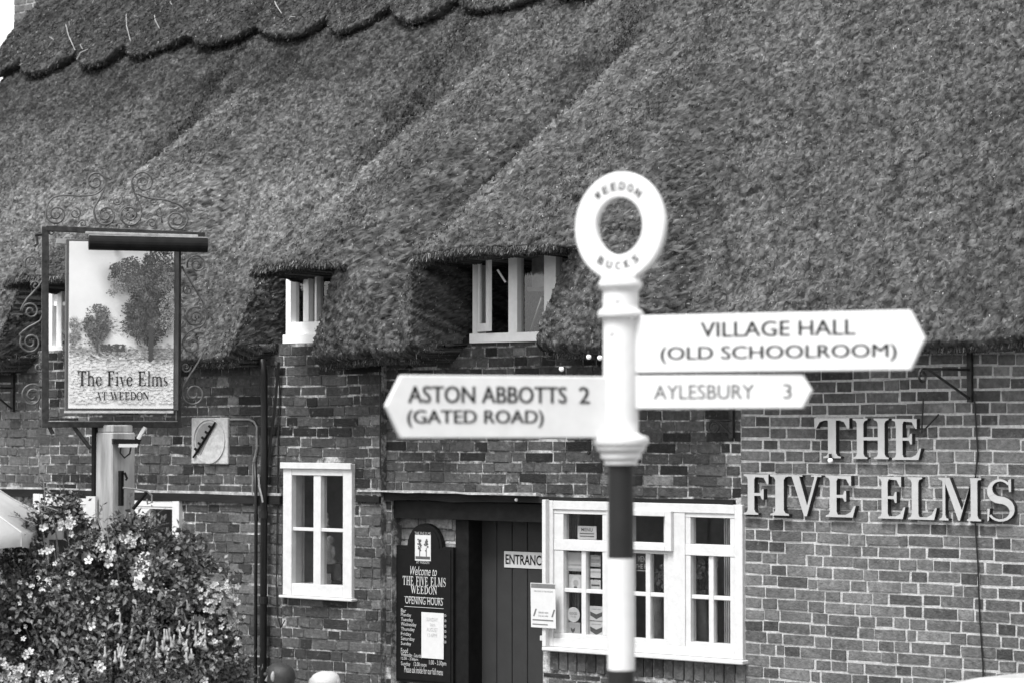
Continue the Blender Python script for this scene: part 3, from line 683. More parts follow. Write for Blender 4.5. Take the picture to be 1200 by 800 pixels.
# dormer windows
DPAINT = mat('brightened_dormer_white', 0.84, 0.06, 22, 0.5, 0.4, 60, 0.003)  # white paint raised to offset the hood shade, light put into the colour
def dormer(i, d, open_):
    y = .015; x0, z0, z1 = d['wl'], d['zw0'], d['zw1']; x1 = d['x1']
    m = MB(); fr = .045
    m.box((x0, y - .03, z0 + .05), (x0 + fr, y + .06, z1)); m.box((x1 - fr, y - .03, z0 + .05), (x1, y + .06, z1)); m.box((x0 + fr, y - .028, z1 - fr), (x1 - fr, y + .06, z1)); m.box((x0 - .01, y - .05, z0 - .01), (x1, y + .06, z0 + .05))
    f = m.build('dormer_window', DPAINT, pub, bevel=.003)
    return f
for i, (d, n) in enumerate(zip(DM, (690, 402, 150))): d['x1'] = XW(n)
d = DM[0]; f = dormer(0, d, True); f['label'] = 'three-light dormer window with its left casement ajar'
y = .015; z0, z1 = d['zw0'] + .05, d['zw1'] - .045
bars(f, 'mullion', m=DPAINT, boxes=[((XW(596), y - .02, z0), (XW(606.5), y + .05, z1)), ((XW(638), y - .02, z0), (XW(652), y + .05, z1))])
def casement(f, hx, wdt, ang, z0, z1, y, fr=.034, side=1):
    """a hinged casement, ajar: rails plus glass, hinged at x = hx"""
    c, s_ = math.cos(ang), -math.sin(ang); r = Vector((c * side, s_, 0)); u = Vector((0, 0, 1)); o = Vector((hx, y - .03, z0)); h = z1 - z0
    m = MB()
    if side < 0: T = lambda a: a
    for a, b in (((0, 0), (fr, h)), ((wdt - fr, 0), (wdt, h)), ((fr, 0), (wdt - fr, fr * 1.5)), ((fr, h - fr), (wdt - fr, h))):
        m.prism([(a[0], a[1]), (b[0], a[1]), (b[0], b[1]), (a[0], b[1])], o, r, u, -.014, .014)
    q = m.build('casement', DPAINT, f, bevel=.002)
    g = MB(); g.prism([(fr - .004, fr), (wdt - fr + .004, fr), (wdt - fr + .004, h - fr + .004), (fr - .004, h - fr + .004)], o, r, u, -.002, .002); g.build('pane', GLASS, f)
casement(f, d['wl'] + .047, .17, math.radians(24), z0 + .01, z1, y)
pane(f, XW(607), XW(638), z0, z1, y + .02); pane(f, XW(652), d['x1'] - .04, z0, z1, y + .02)
bars(f, 'curtain', [((XW(607) + .02, y + .10, z0 + .28), (XW(640), y + .11, z1))], CURTD)
bars(f, 'curtain_rail', [((XW(607), y + .08, z0 + .26), (XW(642), y + .10, z0 + .29)), ((XW(605), y + .28, z1 - .07), (XW(642), y + .3, z1))], LEAD)
q = MB(); q.tube([(XW(608), y + .1, z0 + .0), (XW(622), y + .1, z0 + .22)], .009, 6); q.build('window_stay', CHROME, f)
q = MB(); q.tube([(XW(587), y - .05, z0 + .40), (XW(593), y - .02, z0 + .32)], .007, 6); q.build('window_stay', DPAINT, f)
d = DM[1]; f = dormer(1, d, False); f['label'] = 'narrow dormer window on its own above the long drainpipe'
z0, z1 = d['zw0'] + .05, d['zw1'] - .045
bars(f, 'bottom_rail', m=DPAINT, boxes=[((d['wl'] + .045, y - .02, z0), (d['x1'] - .045, y + .05, z0 + .085))]); z0 += .085
bars(f, 'mullion', m=DPAINT, boxes=[((XW(355.5), y - .022, z0), (XW(362), y + .05, z1)), ((XW(368.5), y - .018, z0), (XW(371), y + .05, z1))])
pane(f, d['wl'] + .05, XW(355.5), z0, z1, y + .02); pane(f, XW(362), d['x1'] - .045, z0, z1, y + .02)
d = DM[2]; f = dormer(2, d, False); f['label'] = 'dormer window seen between the bars of the hanging sign'
z0, z1 = d['zw0'] + .05, d['zw1'] - .045
bars(f, 'mullion', m=DPAINT, boxes=[((XW(66), y - .022, z0), (XW(72), y + .05, z1))]); pane(f, d['wl'] + .045, d['x1'] - .045, z0, z1, y + .02)
bars(f, 'glazing_bar', m=DPAINT, boxes=[((d['wl'] + .045, y - .01, z0 + .30), (d['x1'] - .045, y + .04, z0 + .33))])
for d in DM:                                    # timber head and dark rafters below each dormer sill
    q = MB(); q.box((d['wl'] - .1, -.03, 3.135 if d is DM[0] else 3.10), (d['wr'] + .2, .03, 3.165 if d is DM[0] else 3.14)); 
    q.build('sill_beam', TIMBER, pub)

# ---- chimney behind the left end of the ridge
cp = MB(); yc = YR + .1; cx0 = XW(17, yc, 20); cxx = cx0 + .62
cp.box((cx0, yc, ZR - 1.4), (cxx, yc + .5, ZR + 1.3)); ch = cp.build('chimney', MORTAR, pub)
CB = []; courses(cx0 - .004, cxx, ZR - 1.3, ZR + 1.25, yc, 'right', .075, out=CB); place_bricks([(b[0], b[1], b[2], b[3], b[4], b[5] * 1.3, b[6], b[7]) for b in CB], ch, 300)

# ================================================================== THINGS ON THE FRONT
EX, EZ = Vector((1, 0, 0)), Vector((0, 0, 1))
def front(px, py, y=0.0): return PW(px, py, y)
# raised letters
letters = thing('pub_name_sign', PW(1020, 560), 'raised pale serif letters reading THE FIVE ELMS on the right-hand brick wall', 'sign')
def letter_row(body, pxs, base_l, base_r, hgt):
    """pxs: left pixel of each letter, plus right end of the last"""
    k = 0
    for ch, (pa, pb) in zip(body.replace(' ', ''), pxs):
        g, adv = glyph(ch); xsn = [a for pl in g for a, b in pl]; xmn, xmx = min(xsn), max(xsn)
        xa, xb = XW(pa, -.035), XW(pb, -.035); sx = (xb - xa) / (xmx - xmn)
        t = (pa - pxs[0][0]) / (pxs[-1][0] - pxs[0][0]); zb_ = ZW(pa, base_l + (base_r - base_l) * t, -.035)
        m = MB(); o = Vector((xa, 0, zb_)); 
        for pl in g:
            k += 1; pts = [((a - xmn) * sx, b * hgt) for a, b in pl]
            ar = sum(pts[i][0] * pts[(i + 1) % len(pts)][1] - pts[(i + 1) % len(pts)][0] * pts[i][1] for i in range(len(pts)))
            if ar < 0: pts.reverse()
            m.prism(pts, o, EX, EZ, .002, .042 + .0002 * (k % 7), 0, 1)
        m.build('letter', FACEL, letters, mats=[FACEL, SIDEL])
letter_row('THE', [(955, 996), (1000, 1042), (1046, 1080)], 536, 538, .228)
letter_row('FIVEELMS', [(872, 901), (903, 925), (925, 963), (968, 1003), (1029, 1061), (1064, 1098), (1100, 1150), (1157, 1189)], 602, 610.5, .235)

# plaque
pl = thing('vent_plaque', PW(245, 515, YL), 'square pale stone plaque with a round relief and a slanting metal rod', 'plaque')
O = PW(224, 543, YL - .02); pw_ = XW(267, YL - .02) - O.x; phh = ZW(224, 489, YL - .02) - O.z
q = MB(); q.box((O.x, YL - .022, O.z), (O.x + pw_, YL + .03, O.z + phh)); q.build('plate', STONE, pl, bevel=.006)
q = MB(); cx, cz, R = O.x + pw_ * .5, O.z + phh * .5, pw_ * .44
for k in range(36):
    a, b = 2 * PI * k / 36, 2 * PI * (k + 1) / 36
    q.prism([(math.cos(a) * R, math.sin(a) * R), (math.cos(b) * R, math.sin(b) * R), (math.cos(b) * R * .93, math.sin(b) * R * .93), (math.cos(a) * R * .93, math.sin(a) * R * .93)], Vector((cx, YL - .022, cz)), EX, EZ, -.002, .008)
q.build('rim', STONE, pl)
q = MB(); pts = [(math.cos(a) * R * .82, math.sin(a) * R * .82) for a in [math.radians(t) for t in range(62, 236, 12)]]
q.prism(pts, Vector((cx, YL - .022, cz)), EX, EZ, -.001, .003); q.build('opening', LEAD, pl)
q = MB(); a = Vector((cx - pw_ * .40, YL - .035, cz - phh * .36)); b = Vector((cx + pw_ * .20, YL - .035, cz + phh * .40)); q.tube([a, b], .008, 6)
for t in (.2, .36, .52, .68, .84):
    p = a.lerp(b, t); q.tube([p, p + Vector((-.028, 0, .014))], .009, 5)
q.build('rod', BLACK, pl)

# downpipes and cables
def pipe(label, pts, r, nm='drainpipe', m=PLAST, cat='pipe', clips=()):
    t = thing(nm, pts[0], label, cat); q = MB(); q.tube(pts, r, 10); q.build('pipe', m, t, smooth=True)
    for c in clips:
        q = MB(); q.tube([Vector(c) - EZ * .025, Vector(c) + EZ * .025], r * 1.35, 10); q.build('collar', m, t)
    return t
yy = YL - .06
A = PW(309, 560, yy); xp = A.x
pipe('thick black drainpipe running down beside the four-pane window', [(xp + .03, yy - .05, 3.06), (xp + .02, yy - .02, 2.95), (xp + .006, yy, 2.45), (xp, yy, .12)], .024, clips=[(xp, yy, 2.0), (xp, yy, 1.42)])
xq = XW(300.5, yy)
pipe('thinner black pipe just left of the thick drainpipe', [(XW(299, yy), yy, 2.36), (xq, yy, 2.1), (xq, yy, .12)], .012, clips=[(xq, yy, 1.98)])
def wire(nm, label, pts, r=.005, m=PLAST, cat='cable'):
    q = MB(); q.tube(pts, r, 5); return tag(q.build(nm, m), label, cat)
wire('cable', 'thick black cable bending from the eave onto the pipes', [PW(a, b, YL - .04) for a, b in ((327, 424), (325, 445), (322, 480), (318, 510), (314, 540), (312, 565))], .011)
wire('conduit', 'grey conduit looping from the stone plaque to the pipes', [PW(a, b, YL - .02) for a, b in ((269, 491), (292, 491), (298, 494), (301, 500), (301, 525), (297, 545), (296, 575), (298, 592))], .007, LEAD, 'pipe')
wire('cable', 'loose pale cable end hanging against the thick drainpipe', [PW(a, b, YL - .10) for a, b in ((303, 555), (304, 570), (307, 582), (308, 588))], .007, GILT)
wire('cable', 'thin black cable running down between thick pipe and four-pane window', [PW(a, b, YL - .016) for a, b in ((327, 432), (328, 470), (326, 520), (325, 600), (324, 680), (325, 720), (329, 735), (334, 726))], .0045)
wire('cable', 'thin black cable down the right-hand wall through the letter M', [PW(a, b, -.02) for a, b in ((1142, 470), (1144, 500), (1146, 530), (1143, 560), (1142, 600), (1146, 660), (1148, 720), (1152, 780), (1152, 800))], .005)
wire('cable', 'dark cable along the top of the right-hand wall under the eave', [PW(a, b, -.03) for a, b in ((1085, 410), (1120, 410), (1160, 409), (1200, 408))], .006)
wire('cable', 'short cable hooked above the E of THE', [PW(a, b, -.03) for a, b in ((1082, 466), (1081, 490), (1080, 507), (1086, 500), (1100, 485))], .005)
wire('cable', 'black cable hanging beside the pier left of the doorway', [PW(a, b, YL - .012) for a, b in ((445, 432), (446, 470), (445.5, 520), (446, 556))], .006)
# hanging-basket brackets
def bracket(px, py0, py1, arm, y, label, s=1.0, drop=.28):
    """wall plate, horizontal arm towards the left ending in a curl, diagonal stay"""
    t = thing('basket_bracket', PW(px, py1, y), label, 'bracket', 'iron basket brackets on the front')
    top, bot = PW(px, py0, y - .012), PW(px, py1, y - .012); q = MB(); q.box((top.x - .014, y - .03, bot.z), (top.x + .014, y - .004, top.z)); q.build('wall_plate', IRON, t)
    za = top.z - (top.z - bot.z) * .40; dirv = Vector((-math.sin(TH) * .2, -1, 0)).normalized() if arm > 0 else Vector((-.95, -.30, 0)).normalized()
    L_ = abs(arm); o = Vector((top.x, y - .03, za))
    pts = [o, o + dirv * L_ * .6, o + dirv * L_]; c = o + dirv * L_ - EZ * .04
    pts += [c + EZ * (.04 * math.cos(a) * (1 - a / 14)) + dirv * (.04 * math.sin(a) * (1 - a / 14)) for a in [k * .5 for k in range(1, 17)]]
    q = MB(); q.tube(pts, .007, 6); q.build('arm', IRON, t)
    q = MB(); q.tube([Vector((top.x, y - .025, bot.z + .02)), o + dirv * L_ * .9], .008, 6); q.build('stay', IRON, t)
bracket(1137, 408, 471, .43, 0, 'iron basket bracket on the right-hand wall above the word THE')
bracket(858, 478, 513, -.10, 0, 'small iron bracket left of the letters, under the short sign arm')
bracket(16, 436, 482, .25, YL, 'iron bracket on the wall at the left edge behind the hanging sign')
# eave string lights
sl = thing('string_light', PW(690, 418, -.5), 'string of small round white bulbs hung under the eave beside the post', 'lights')
bp = [(648, 404), (690, 389), (702, 384), (690, 418), (703, 419), (767, 353), (639, 190 + 0)]
def bulb(p, r=.016):
    q = MB(); n = 8; q.lathe((p.x, p.y), [(max(r * math.sin(PI * k / n), .0005), p.z + r * math.cos(PI * k / n)) for k in range(n + 1)][::-1], 10); q.build('bulb', BULB, sl, smooth=True); q = MB(); q.tube([p + EZ * r * .8, p + EZ * (r * 2.4)], r * .55, 8); q.build('socket', PLAST, sl)
for a, b in ((690, 418), (703, 419), (973, 539)): bulb(PW(a, b, -.52 if b < 500 else -.06))
for a, b in ((690, 389), (767, 353), (658, 432)): p = plane_hit(a, b, .07); bulb(p)
q = MB(); pts = [PW(640, 421, -.5), PW(665, 424, -.5), PW(690, 414, -.5), PW(703, 415, -.5), PW(740, 420, -.5), PW(800, 418, -.5)]; q.tube(pts, .003, 5); q.build('wire', PLAST, sl)

# ENTRANCE plate on the door
en = thing('entrance_plate', PW(612, 655, YD - .005), 'small white plate lettered ENTRANCE on the dark door', 'sign')
a, b = PW(591, 664, YD - .004), PW(640, 647, YD - .004); wfull = (XW(634, YD - .004) - a.x) * 1.13
q = MB(); q.box((a.x, YD - .006, a.z), (a.x + wfull + .02, YD - .001, b.z)); q.build('plate', PAPER, en)
q = MB(); q.box((a.x - .004, YD - .003, a.z - .004), (a.x + wfull + .024, YD - .0005, b.z + .004)); q.build('border', BLACK, en)
q = MB(); hh = b.z - a.z; put_text(q, 'ENTRANCE', Vector((a.x + .012, YD - .006, a.z + hh * .2)), EX, EZ, wfull * .96, hh * .62, .0012, bold=.02); q.build('lettering', INK, en)

# welcome board in the porch
wb = thing('welcome_board', PW(497, 790, YP - .03), 'black arched board with white lettering and opening hours in the porch', 'board')
yb = YP - .05; R3 = lambda px, py: PW(px, py, yb)
bo = R3(463, 797); bw_ = XW(531, yb, 700) - bo.x; bh = ZW(463, 638, yb) - bo.z; top = ZW(497, 613, yb) - bo.z
def board_outline(ins=0.0):
    w_, p = bw_, [(ins, ins), (bw_ - ins, ins), (bw_ - ins, bh - ins), (bw_ * .83 - ins * .3, bh - ins)]
    c = bw_ * .51; rr = bw_ * .30 - ins; ry = top - bh * 1.0 - ins + .012
    p += [(c + rr * math.cos(t), bh - .01 + (ry) * math.sin(t)) for t in [math.radians(k) for k in range(0, 181, 15)]]
    return p + [(bw_ * .19 + ins * .3, bh - ins), (ins, bh - ins)]
q = MB(); q.prism(board_outline(0), Vector((bo.x, yb, bo.z)), EX, EZ, -.035, 0); q.build('back_board', BLACK, wb)
q = MB(); q.prism(board_outline(.018), Vector((bo.x, yb, bo.z)), EX, EZ, .001, .006); q.build('panel', mat('board_black', .008, .2, 20, .6, 0, spec=.08), wb)
wt = MB(); BINK = mat('board_letter_paint', .40, .15, 60, .7, 0)
def btext(s, px0, px1, py0, py1, serif=False, shear=0.0, bold=.015, m=wt, mi=0):
    a, b = PW(px0, py1, yb - .008), PW(px1, py0, yb - .008); w_, h_ = b.x - a.x, b.z - a.z
    own = m is wt
    if own: m = MB()
    if serif: put_serif(m, s, a, EX, EZ, w_, h_, .001, mi=mi, gap=.06)
    else: put_text(m, s, a, EX, EZ, w_, h_, .001, bold=0, shear=shear, mi=mi)
    if own: m.build('lettering', BINK, wb)
btext('Welcome to', 481, 512, 664, 673, shear=.35)
btext('THE FIVE ELMS', 472, 523, 676.5, 684.5, serif=True, m=wt)
btext('WEEDON', 481.5, 512.5, 687, 694.5, serif=True)
btext('OPENING HOURS', 475, 519, 700, 706.5)
for a in (697.5, 709):
    p, q_ = PW(474, a + 1, yb - .008), PW(520, a, yb - .008); wt.box((p.x, yb - .0095, p.z), (q_.x, yb - .0085, p.z + .003))
for i, s in enumerate(('Bar', 'Monday', 'Tuesday', 'Wednesday', 'Thursday', 'Friday', 'Saturday', 'Sunday')): btext(s, 470, 470 + 2.0 * len(s), 712.5 + 5.6 * i, 716.8 + 5.6 * i, bold=.02)
btext('Food', 470, 478, 759, 764); btext('Wednesday - Saturday', 470, 495, 765.5, 769.5); btext('12.00 - 2.00pm', 470, 490, 770.5, 773); btext('Sunday', 470, 481, 775, 780); btext('12.00 noon', 485, 500, 776, 779.5); btext('1.00 - 3.30pm', 503, 523, 774, 779.5, bold=.02); btext('Please ask inside for our full menu', 474, 519, 783, 787)
for i in range(6): btext('00', 520, 523, 719 + 6.2 * i, 722 + 6.2 * i)
lo = wt.build('rule', BINK, wb)
q = MB(); a, b = PW(486.5, 656, yb - .008), PW(505, 626.5, yb - .008); q.box((a.x, yb - .010, a.z), (b.x, yb - .008, b.z)); q.build('emblem_panel', PAPER, wb)
q = MB(); ew, eh = b.x - a.x, b.z - a.z
for cx_, s in ((.3, 1.0), (.72, .85)):
    for k in range(26):
        t, r = rnd.uniform(0, 2 * PI), rnd.uniform(0, 1); px_, pz_ = cx_ + .14 * r * math.cos(t), .62 + .28 * s * r * math.sin(t)
        e = .035; q.add([(a.x + ew * (px_ + e * 1.3 * math.cos(w_)), yb - .0112 - .00005 * k, a.z + eh * (pz_ + e * math.sin(w_))) for w_ in (0, 1.2, 2.4, 3.6, 4.8)], [(0, 1, 2, 3, 4)])
    q.box((a.x + ew * (cx_ - .02), yb - .0114, a.z + eh * .15), (a.x + ew * (cx_ + .03), yb - .0104, a.z + eh * .5))
q.box((a.x + ew * .04, yb - .0109, a.z + eh * .06), (b.x - ew * .04, yb - .0101, a.z + eh * .17)); q.build('emblem', PAPERD, wb)
q = MB(); btext('THE FIVE ELMS', 486, 505, 623, 625.5, m=q); q.build('emblem_lettering', PAPERG, wb); q = MB(); btext('AT WEEDON', 488, 503, 657, 659.5, m=q); q.build('emblem_lettering', PAPERG, wb)
nt_ = thing('paper_notice', PW(508, 769, yb - .012), 'white paper notice pinned over the opening hours on the black board', 'notice')
a, b = PW(494, 770, yb - .013), PW(520, 718, yb - .013); q = MB(); q.box((a.x, yb - .0145, a.z), (b.x, yb - .012, b.z)); q.build('sheet', mat('grey_white_paper', .5, .05, 20, .7, 0), nt_)
for s, x_, x2, y_, y2 in (('SUNDAY', 500, 513, 723.5, 727), ('26th', 504, 510, 730, 733), ('AUGUST', 500, 513, 735.5, 739), ('12-6PM', 501, 512, 742, 745.5)):
    p, r = PW(x_, y2, yb - .0145), PW(x2, y_, yb - .0145); q = MB(); put_text(q, s, p, EX, EZ, r.x - p.x, r.z - p.z, .001); q.build('lettering', PAPERG, nt_)

# flyer pinned to the window's side board (its square code is left blank)
fl = thing('flyer', PW(636, 735, -.08), 'white printed flyer pinned to the side of the big window by the door', 'flyer')
yf = -.085; a, b = PW(622.5, 734, yf), PW(651, 683.5, yf); fw_, fh_ = b.x - a.x, b.z - a.z
fr_ = Vector((.9998, .02, 0)).normalized(); fu = Vector((.0, 0, 1.0)).normalized()
q = MB(); q.prism([(0, 0), (fw_, 0), (fw_ * .98, fh_), (-.005, fh_)], a, fr_, fu, -.001, .001); q.build('sheet', PAPER, fl)
q = MB(); n_ = fr_.cross(fu)
def rect(m, o, r, u, x0, x1, y0, y1, off, mi=0): nn = r.cross(u); m.add([o + r * x0 + u * y0 + nn * off, o + r * x1 + u * y0 + nn * off, o + r * x1 + u * y1 + nn * off, o + r * x0 + u * y1 + nn * off], [(0, 1, 2, 3)], mi)
rect(q, a, fr_, fu, .0, fw_ * .97, fh_ * .89, fh_ * .985, .0022)
put_text(q, 'WELCOME TO THE FIVE ELMS', a + fr_ * fw_ * .12 + fu * fh_ * .80, fr_, fu, fw_ * .76, fh_ * .035, .002)
put_text(q, 'ORDER HERE', a + fr_ * fw_ * .3 + fu * fh_ * .32, fr_, fu, fw_ * .4, fh_ * .04, .002); put_text(q, 'Scan and order', a + fr_ * fw_ * .3 + fu * fh_ * .25, fr_, fu, fw_ * .4, fh_ * .04, .002)
rect(q, a, fr_, fu, fw_ * .06, fw_ * .9, fh_ * .155, fh_ * .185, .002); rect(q, a, fr_, fu, fw_ * .06, fw_ * .68, fh_ * .06, fh_ * .085, .002)
for s in (0, 1):
    x_ = fw_ * (.08 + s * .74); nn = fr_.cross(fu); q.add([a + fr_ * x_ + fu * fh_ * .25 + nn * .002, a + fr_ * (x_ + .012) + fu * fh_ * .25 + nn * .002, a + fr_ * (x_ + .030) + fu * fh_ * .42 + nn * .002, a + fr_ * (x_ + .018) + fu * fh_ * .42 + nn * .002], [(0, 1, 2, 3)])
q.build('print', mat('flyer_print', .12, .2, 40, .7, 0), fl)

# cards, stickers and posters behind the big window's glass
def card(px0, py0, px1, py1, label, parts, yq=.035, nm='window_card', base=PAPER, round_=False):
    a, b = PW(px0, py1, yq), PW(px1, py0, yq); t = thing(nm, a, label, 'card' if nm == 'window_card' else 'sticker', 'cards and stickers in the big window'); w_, h_ = b.x - a.x, b.z - a.z
    q = MB()
    if round_: q.prism([(w_ / 2 + w_ / 2 * math.cos(k * PI / 10), h_ / 2 + h_ / 2 * math.sin(k * PI / 10)) for k in range(20)], a, EX, EZ, -.001, .001)
    else: q.prism([(0, 0), (w_, 0), (w_, h_), (0, h_)], a, EX, EZ, -.001, .001)
    q.build('sheet', base, t)
    k = 0
    for kind, x0, x1, y0, y1, m in parts:
        k += 1; q = MB()
        if kind == 'r': rect(q, a, EX, EZ, x0 * w_, x1 * w_, y0 * h_, y1 * h_, .0013 + .0002 * k)
        elif kind == 'o': q.add([a + EX * w_ * ((x0 + x1) / 2 + (x1 - x0) / 2 * math.cos(j * PI / 9)) + EZ * h_ * ((y0 + y1) / 2 + (y1 - y0) / 2 * math.sin(j * PI / 9)) + Vector((0, -.0013 - .0002 * k, 0)) for j in range(18)], [list(range(18))])
        elif kind == 'v': q.add([a + EX * w_ * u_ + EZ * h_ * v_ + Vector((0, -.0013 - .0002 * k, 0)) for u_, v_ in ((x0, y1), (x0 + .02, y0 + (y1 - y0) * .45), ((x0 + x1) / 2, y0), (x1 - .02, y0 + (y1 - y0) * .45), (x1, y1), ((x0 + x1) / 2, y1 - (y1 - y0) * .35))], [(0, 1, 2, 3, 4, 5)])
        else: put_text(q, kind, a + EX * w_ * x0 + EZ * h_ * y0, EX, EZ, w_ * (x1 - x0), h_ * (y1 - y0), .0013 + .0002 * k, bold=.015)
        q.build('print', m, t)
card(677, 616, 699, 631, 'grey certificate card in the upper left pane of the big window', [('MENU', .2, .8, .6, .85, PAPERD), ('r', .12, .88, .2, .27, PAPERD), ('r', .12, .88, .4, .47, PAPERD)], base=mat('card_grey', .4, .1, 30, .7, 0))
card(664.5, 647, 683, 668, 'plain pale card at the top of the middle left pane', [('r', 0, 1, .28, .38, PAPERG), ('r', 0, 1, 0, .16, PAPERG)])
card(667, 673, 683, 692, 'grey card with a round badge below the plain pale card', [('o', .15, .85, .1, .9, PAPER), ('o', .3, .7, .3, .7, PAPERG), ('r', .35, .6, .15, .3, PAPERD)], base=mat('card_grey', .4))
card(692, 650, 704, 663, 'small dark-headed card topmost in the second column', [('r', .1, .9, .65, .85, PAPER), ('r', .1, .9, .2, .3, PAPER)], base=PAPERG)
card(692, 666, 704, 676, 'small pale card with a grey band, middle of the second column', [('r', 0, 1, .55, .75, PAPERG)])
card(692, 679, 704, 692, 'small grey card lowest of three in the second column', [('r', .1, .9, .45, .6, PAPERD), ('r', .1, .9, .15, .22, PAPER)], base=mat('card_grey', .4))
card(664.5, 711, 679.5, 728, 'round pale sticker in the lower left pane', [('GOOD', .2, .8, .5, .66, PAPERD), ('PUB', .3, .7, .3, .44, PAPERG)], nm='window_sticker', base=mat('sticker_pale', .5, .1, 30, .7, 0), round_=True)
card(663, 729, 680, 745, 'grey card with a dark heart shape under the round sticker', [('v', .35, .65, .25, .65, PAPERD)], base=mat('card_mid_grey', .3, .1, 30, .7, 0))
card(689.5, 710, 708, 726, 'white card with a dark shield, upper of the pair', [('v', .12, .9, .1, .62, PAPERD), ('r', .2, .8, .75, .82, PAPERG)])
card(689.5, 728, 708, 745, 'white card with a dark shield, lower of the pair', [('v', .12, .9, .12, .66, PAPERD), ('r', .2, .8, .78, .84, PAPERG)])
card(731, 647, 768, 668, 'dark notice lettered MENU IN THE PUB behind the middle light', [('MENU', .45, .8, .5, .8, PAPER), ('IN THE PUB', .2, .88, .14, .38, PAPER), ('r', .05, .95, .02, .07, PAPER), ('r', .92, .96, .02, .95, PAPER)], base=PAPERD, yq=.06)
# vases of flowers and an ornament on the inside sills
def blob(mb, c, r, n=7, s=(1, 1, 1), jit=.12):
    vs = []; fs = []; n2 = n + 3
    for i in range(n + 1):
        for k in range(n2):
            a, b = PI * i / n, 2 * PI * k / n2; q = r * (1 + rnd.uniform(-jit, jit))
            vs.append((c[0] + q * s[0] * math.sin(a) * math.cos(b), c[1] + q * s[1] * math.sin(a) * math.sin(b), c[2] + q * s[2] * math.cos(a)))
    for i in range(n):
        for k in range(n2): fs.append((i * n2 + k, i * n2 + (k + 1) % n2, (i + 1) * n2 + (k + 1) % n2, (i + 1) * n2 + k))
    mb.add(vs, fs)
def ledge(px0, px1, z, y0, y1, nm='window_board', par=pub):
    q = MB(); q.box((XW(px0, y0) - .05, y0, z - .03), (XW(px1, y0) + .1, y1, z)); q.build(nm, WHITE, par)
ledge(335, 411, LW[2] + .075, .025, .2); ledge(640, 866, RW[2] + .05, .08, .28)
for (px, py, hh, label) in ((770, 672, .10, 'vase of small pale flowers inside the middle light of the big window'), (822, 665, .09, 'bunch of pale flowers inside the right light of the big window')):
    p = PW(px, py, .2); t = thing('flower_vase', (p.x, p.y, RW[2] + .05), label, 'vase'); q = MB(); base = RW[2] + .05
    q.lathe((p.x, p.y), [(.03, base), (.045, base + .06), (.035, p.z - .16), (.04, p.z - .13)], 14); q.build('vase', LEAD, t, smooth=True)
    q = MB()
    for k in range(16): e = Vector((p.x + rnd.uniform(-.09, .09), p.y + rnd.uniform(-.03, .05), p.z + rnd.uniform(-.06, .06))); q.tube([(p.x, p.y, p.z - .14), e], .002, 4); 
    q.build('stalks', BARK, t); q = MB()
    for k in range(26): blob(q, (p.x + rnd.gauss(0, .05), p.y + rnd.uniform(-.04, .04), p.z + rnd.gauss(0, .035)), .013, 4, jit=.3)
    q.build('blossom', PETALG, t)
def figurine(px, ptop, pbot, label, m, y=.09):
    a, b = PW(px, pbot, y), PW(px, ptop, y); h = b.z - a.z; t = thing('figurine', a, label, 'ornament'); q = MB()
    q.lathe((a.x, a.y), [(h * .26, a.z), (h * .30, a.z + h * .08), (h * .2, a.z + h * .2), (h * .22, a.z + h * .45), (h * .16, a.z + h * .62), (h * .09, a.z + h * .70), (h * .15, a.z + h * .8), (h * .14, a.z + h * .92), (h * .04, a.z + h)], 14); q.build('body', m, t, smooth=True)
    q = MB(); blob(q, (a.x - h * .16, a.y - .01, a.z + h * .5), h * .1, 5, (1, 1, 2)); blob(q, (a.x + h * .2, a.y - .01, a.z + h * .42), h * .09, 5, (1, 1, 2.2)); q.build('arms', m, t)
figurine(382.5, 600, 617, 'pale ornament head high in the right side of the four-pane window', PETALG)
figurine(387, 627, 660, 'pale standing figurine in the lower right pane', PETALG)
figurine(350, 665, 680, 'small squat ornament in the lower left pane', LEAD)
q = MB(); a, b = PW(378, 678, .1), PW(403, 660, .1); q.box((a.x, .07, a.z), (b.x, .13, b.z)); tag(q.build('ornament_stand', mat('dark_plinth', .03)), 'dark box under the pale standing figurine', 'stand')
q = MB(); a, b = PW(378, 671, .05), PW(388, 679, .05); q.box((a.x, .045, LW[2] + .075), (b.x, .05, a.z)); tag(q.build('window_card', PAPERG), 'small pale card on the inside sill under the figurine', 'card')
cu = MB(); x0_ = XW(344, .04)
for k in range(14):
    a = x0_ - .03 + .0085 * k; cu.box((a, .035 + .012 * (k % 2), LW[2] + .08), (a + .0085, .045 + .012 * (k % 2), LW[3] - .05))
tag(cu.build('curtain', CURT), 'pale curtain drawn to the left side of the four-pane window', 'curtain')
for (pa, pb, label, mm) in ((664, 678, 'pale curtain folds at the left of the big window', CURTD), (848, 858, 'pale curtain edge at the right of the big window', CURT)):
    cu = MB(); a, b = XW(pa, .14), XW(pb, .14); n = 9
    for k in range(n): cu.box((a + (b - a) * k / n, .14 + .02 * (k % 2), RW[2] + .05), (a + (b - a) * (k + 1) / n, .15 + .02 * (k % 2), RW[3] - .02))
    tag(cu.build('curtain', mm), label, 'curtain')
# white bits on the far-left wall corner and hooks: small lamp bracket by the plate
for k, (a, b) in enumerate(((605, 585), (690, 530))):
    p = PW(a, b, -.03); q = MB(); blob(q, p, .012, 6, jit=0); tag(q.build('wall_hook', WHITE if k == 0 else IRON, smooth=True), 'white knob over the doorway' if k == 0 else 'dark round hook on the wall left of the banded post', 'hook')

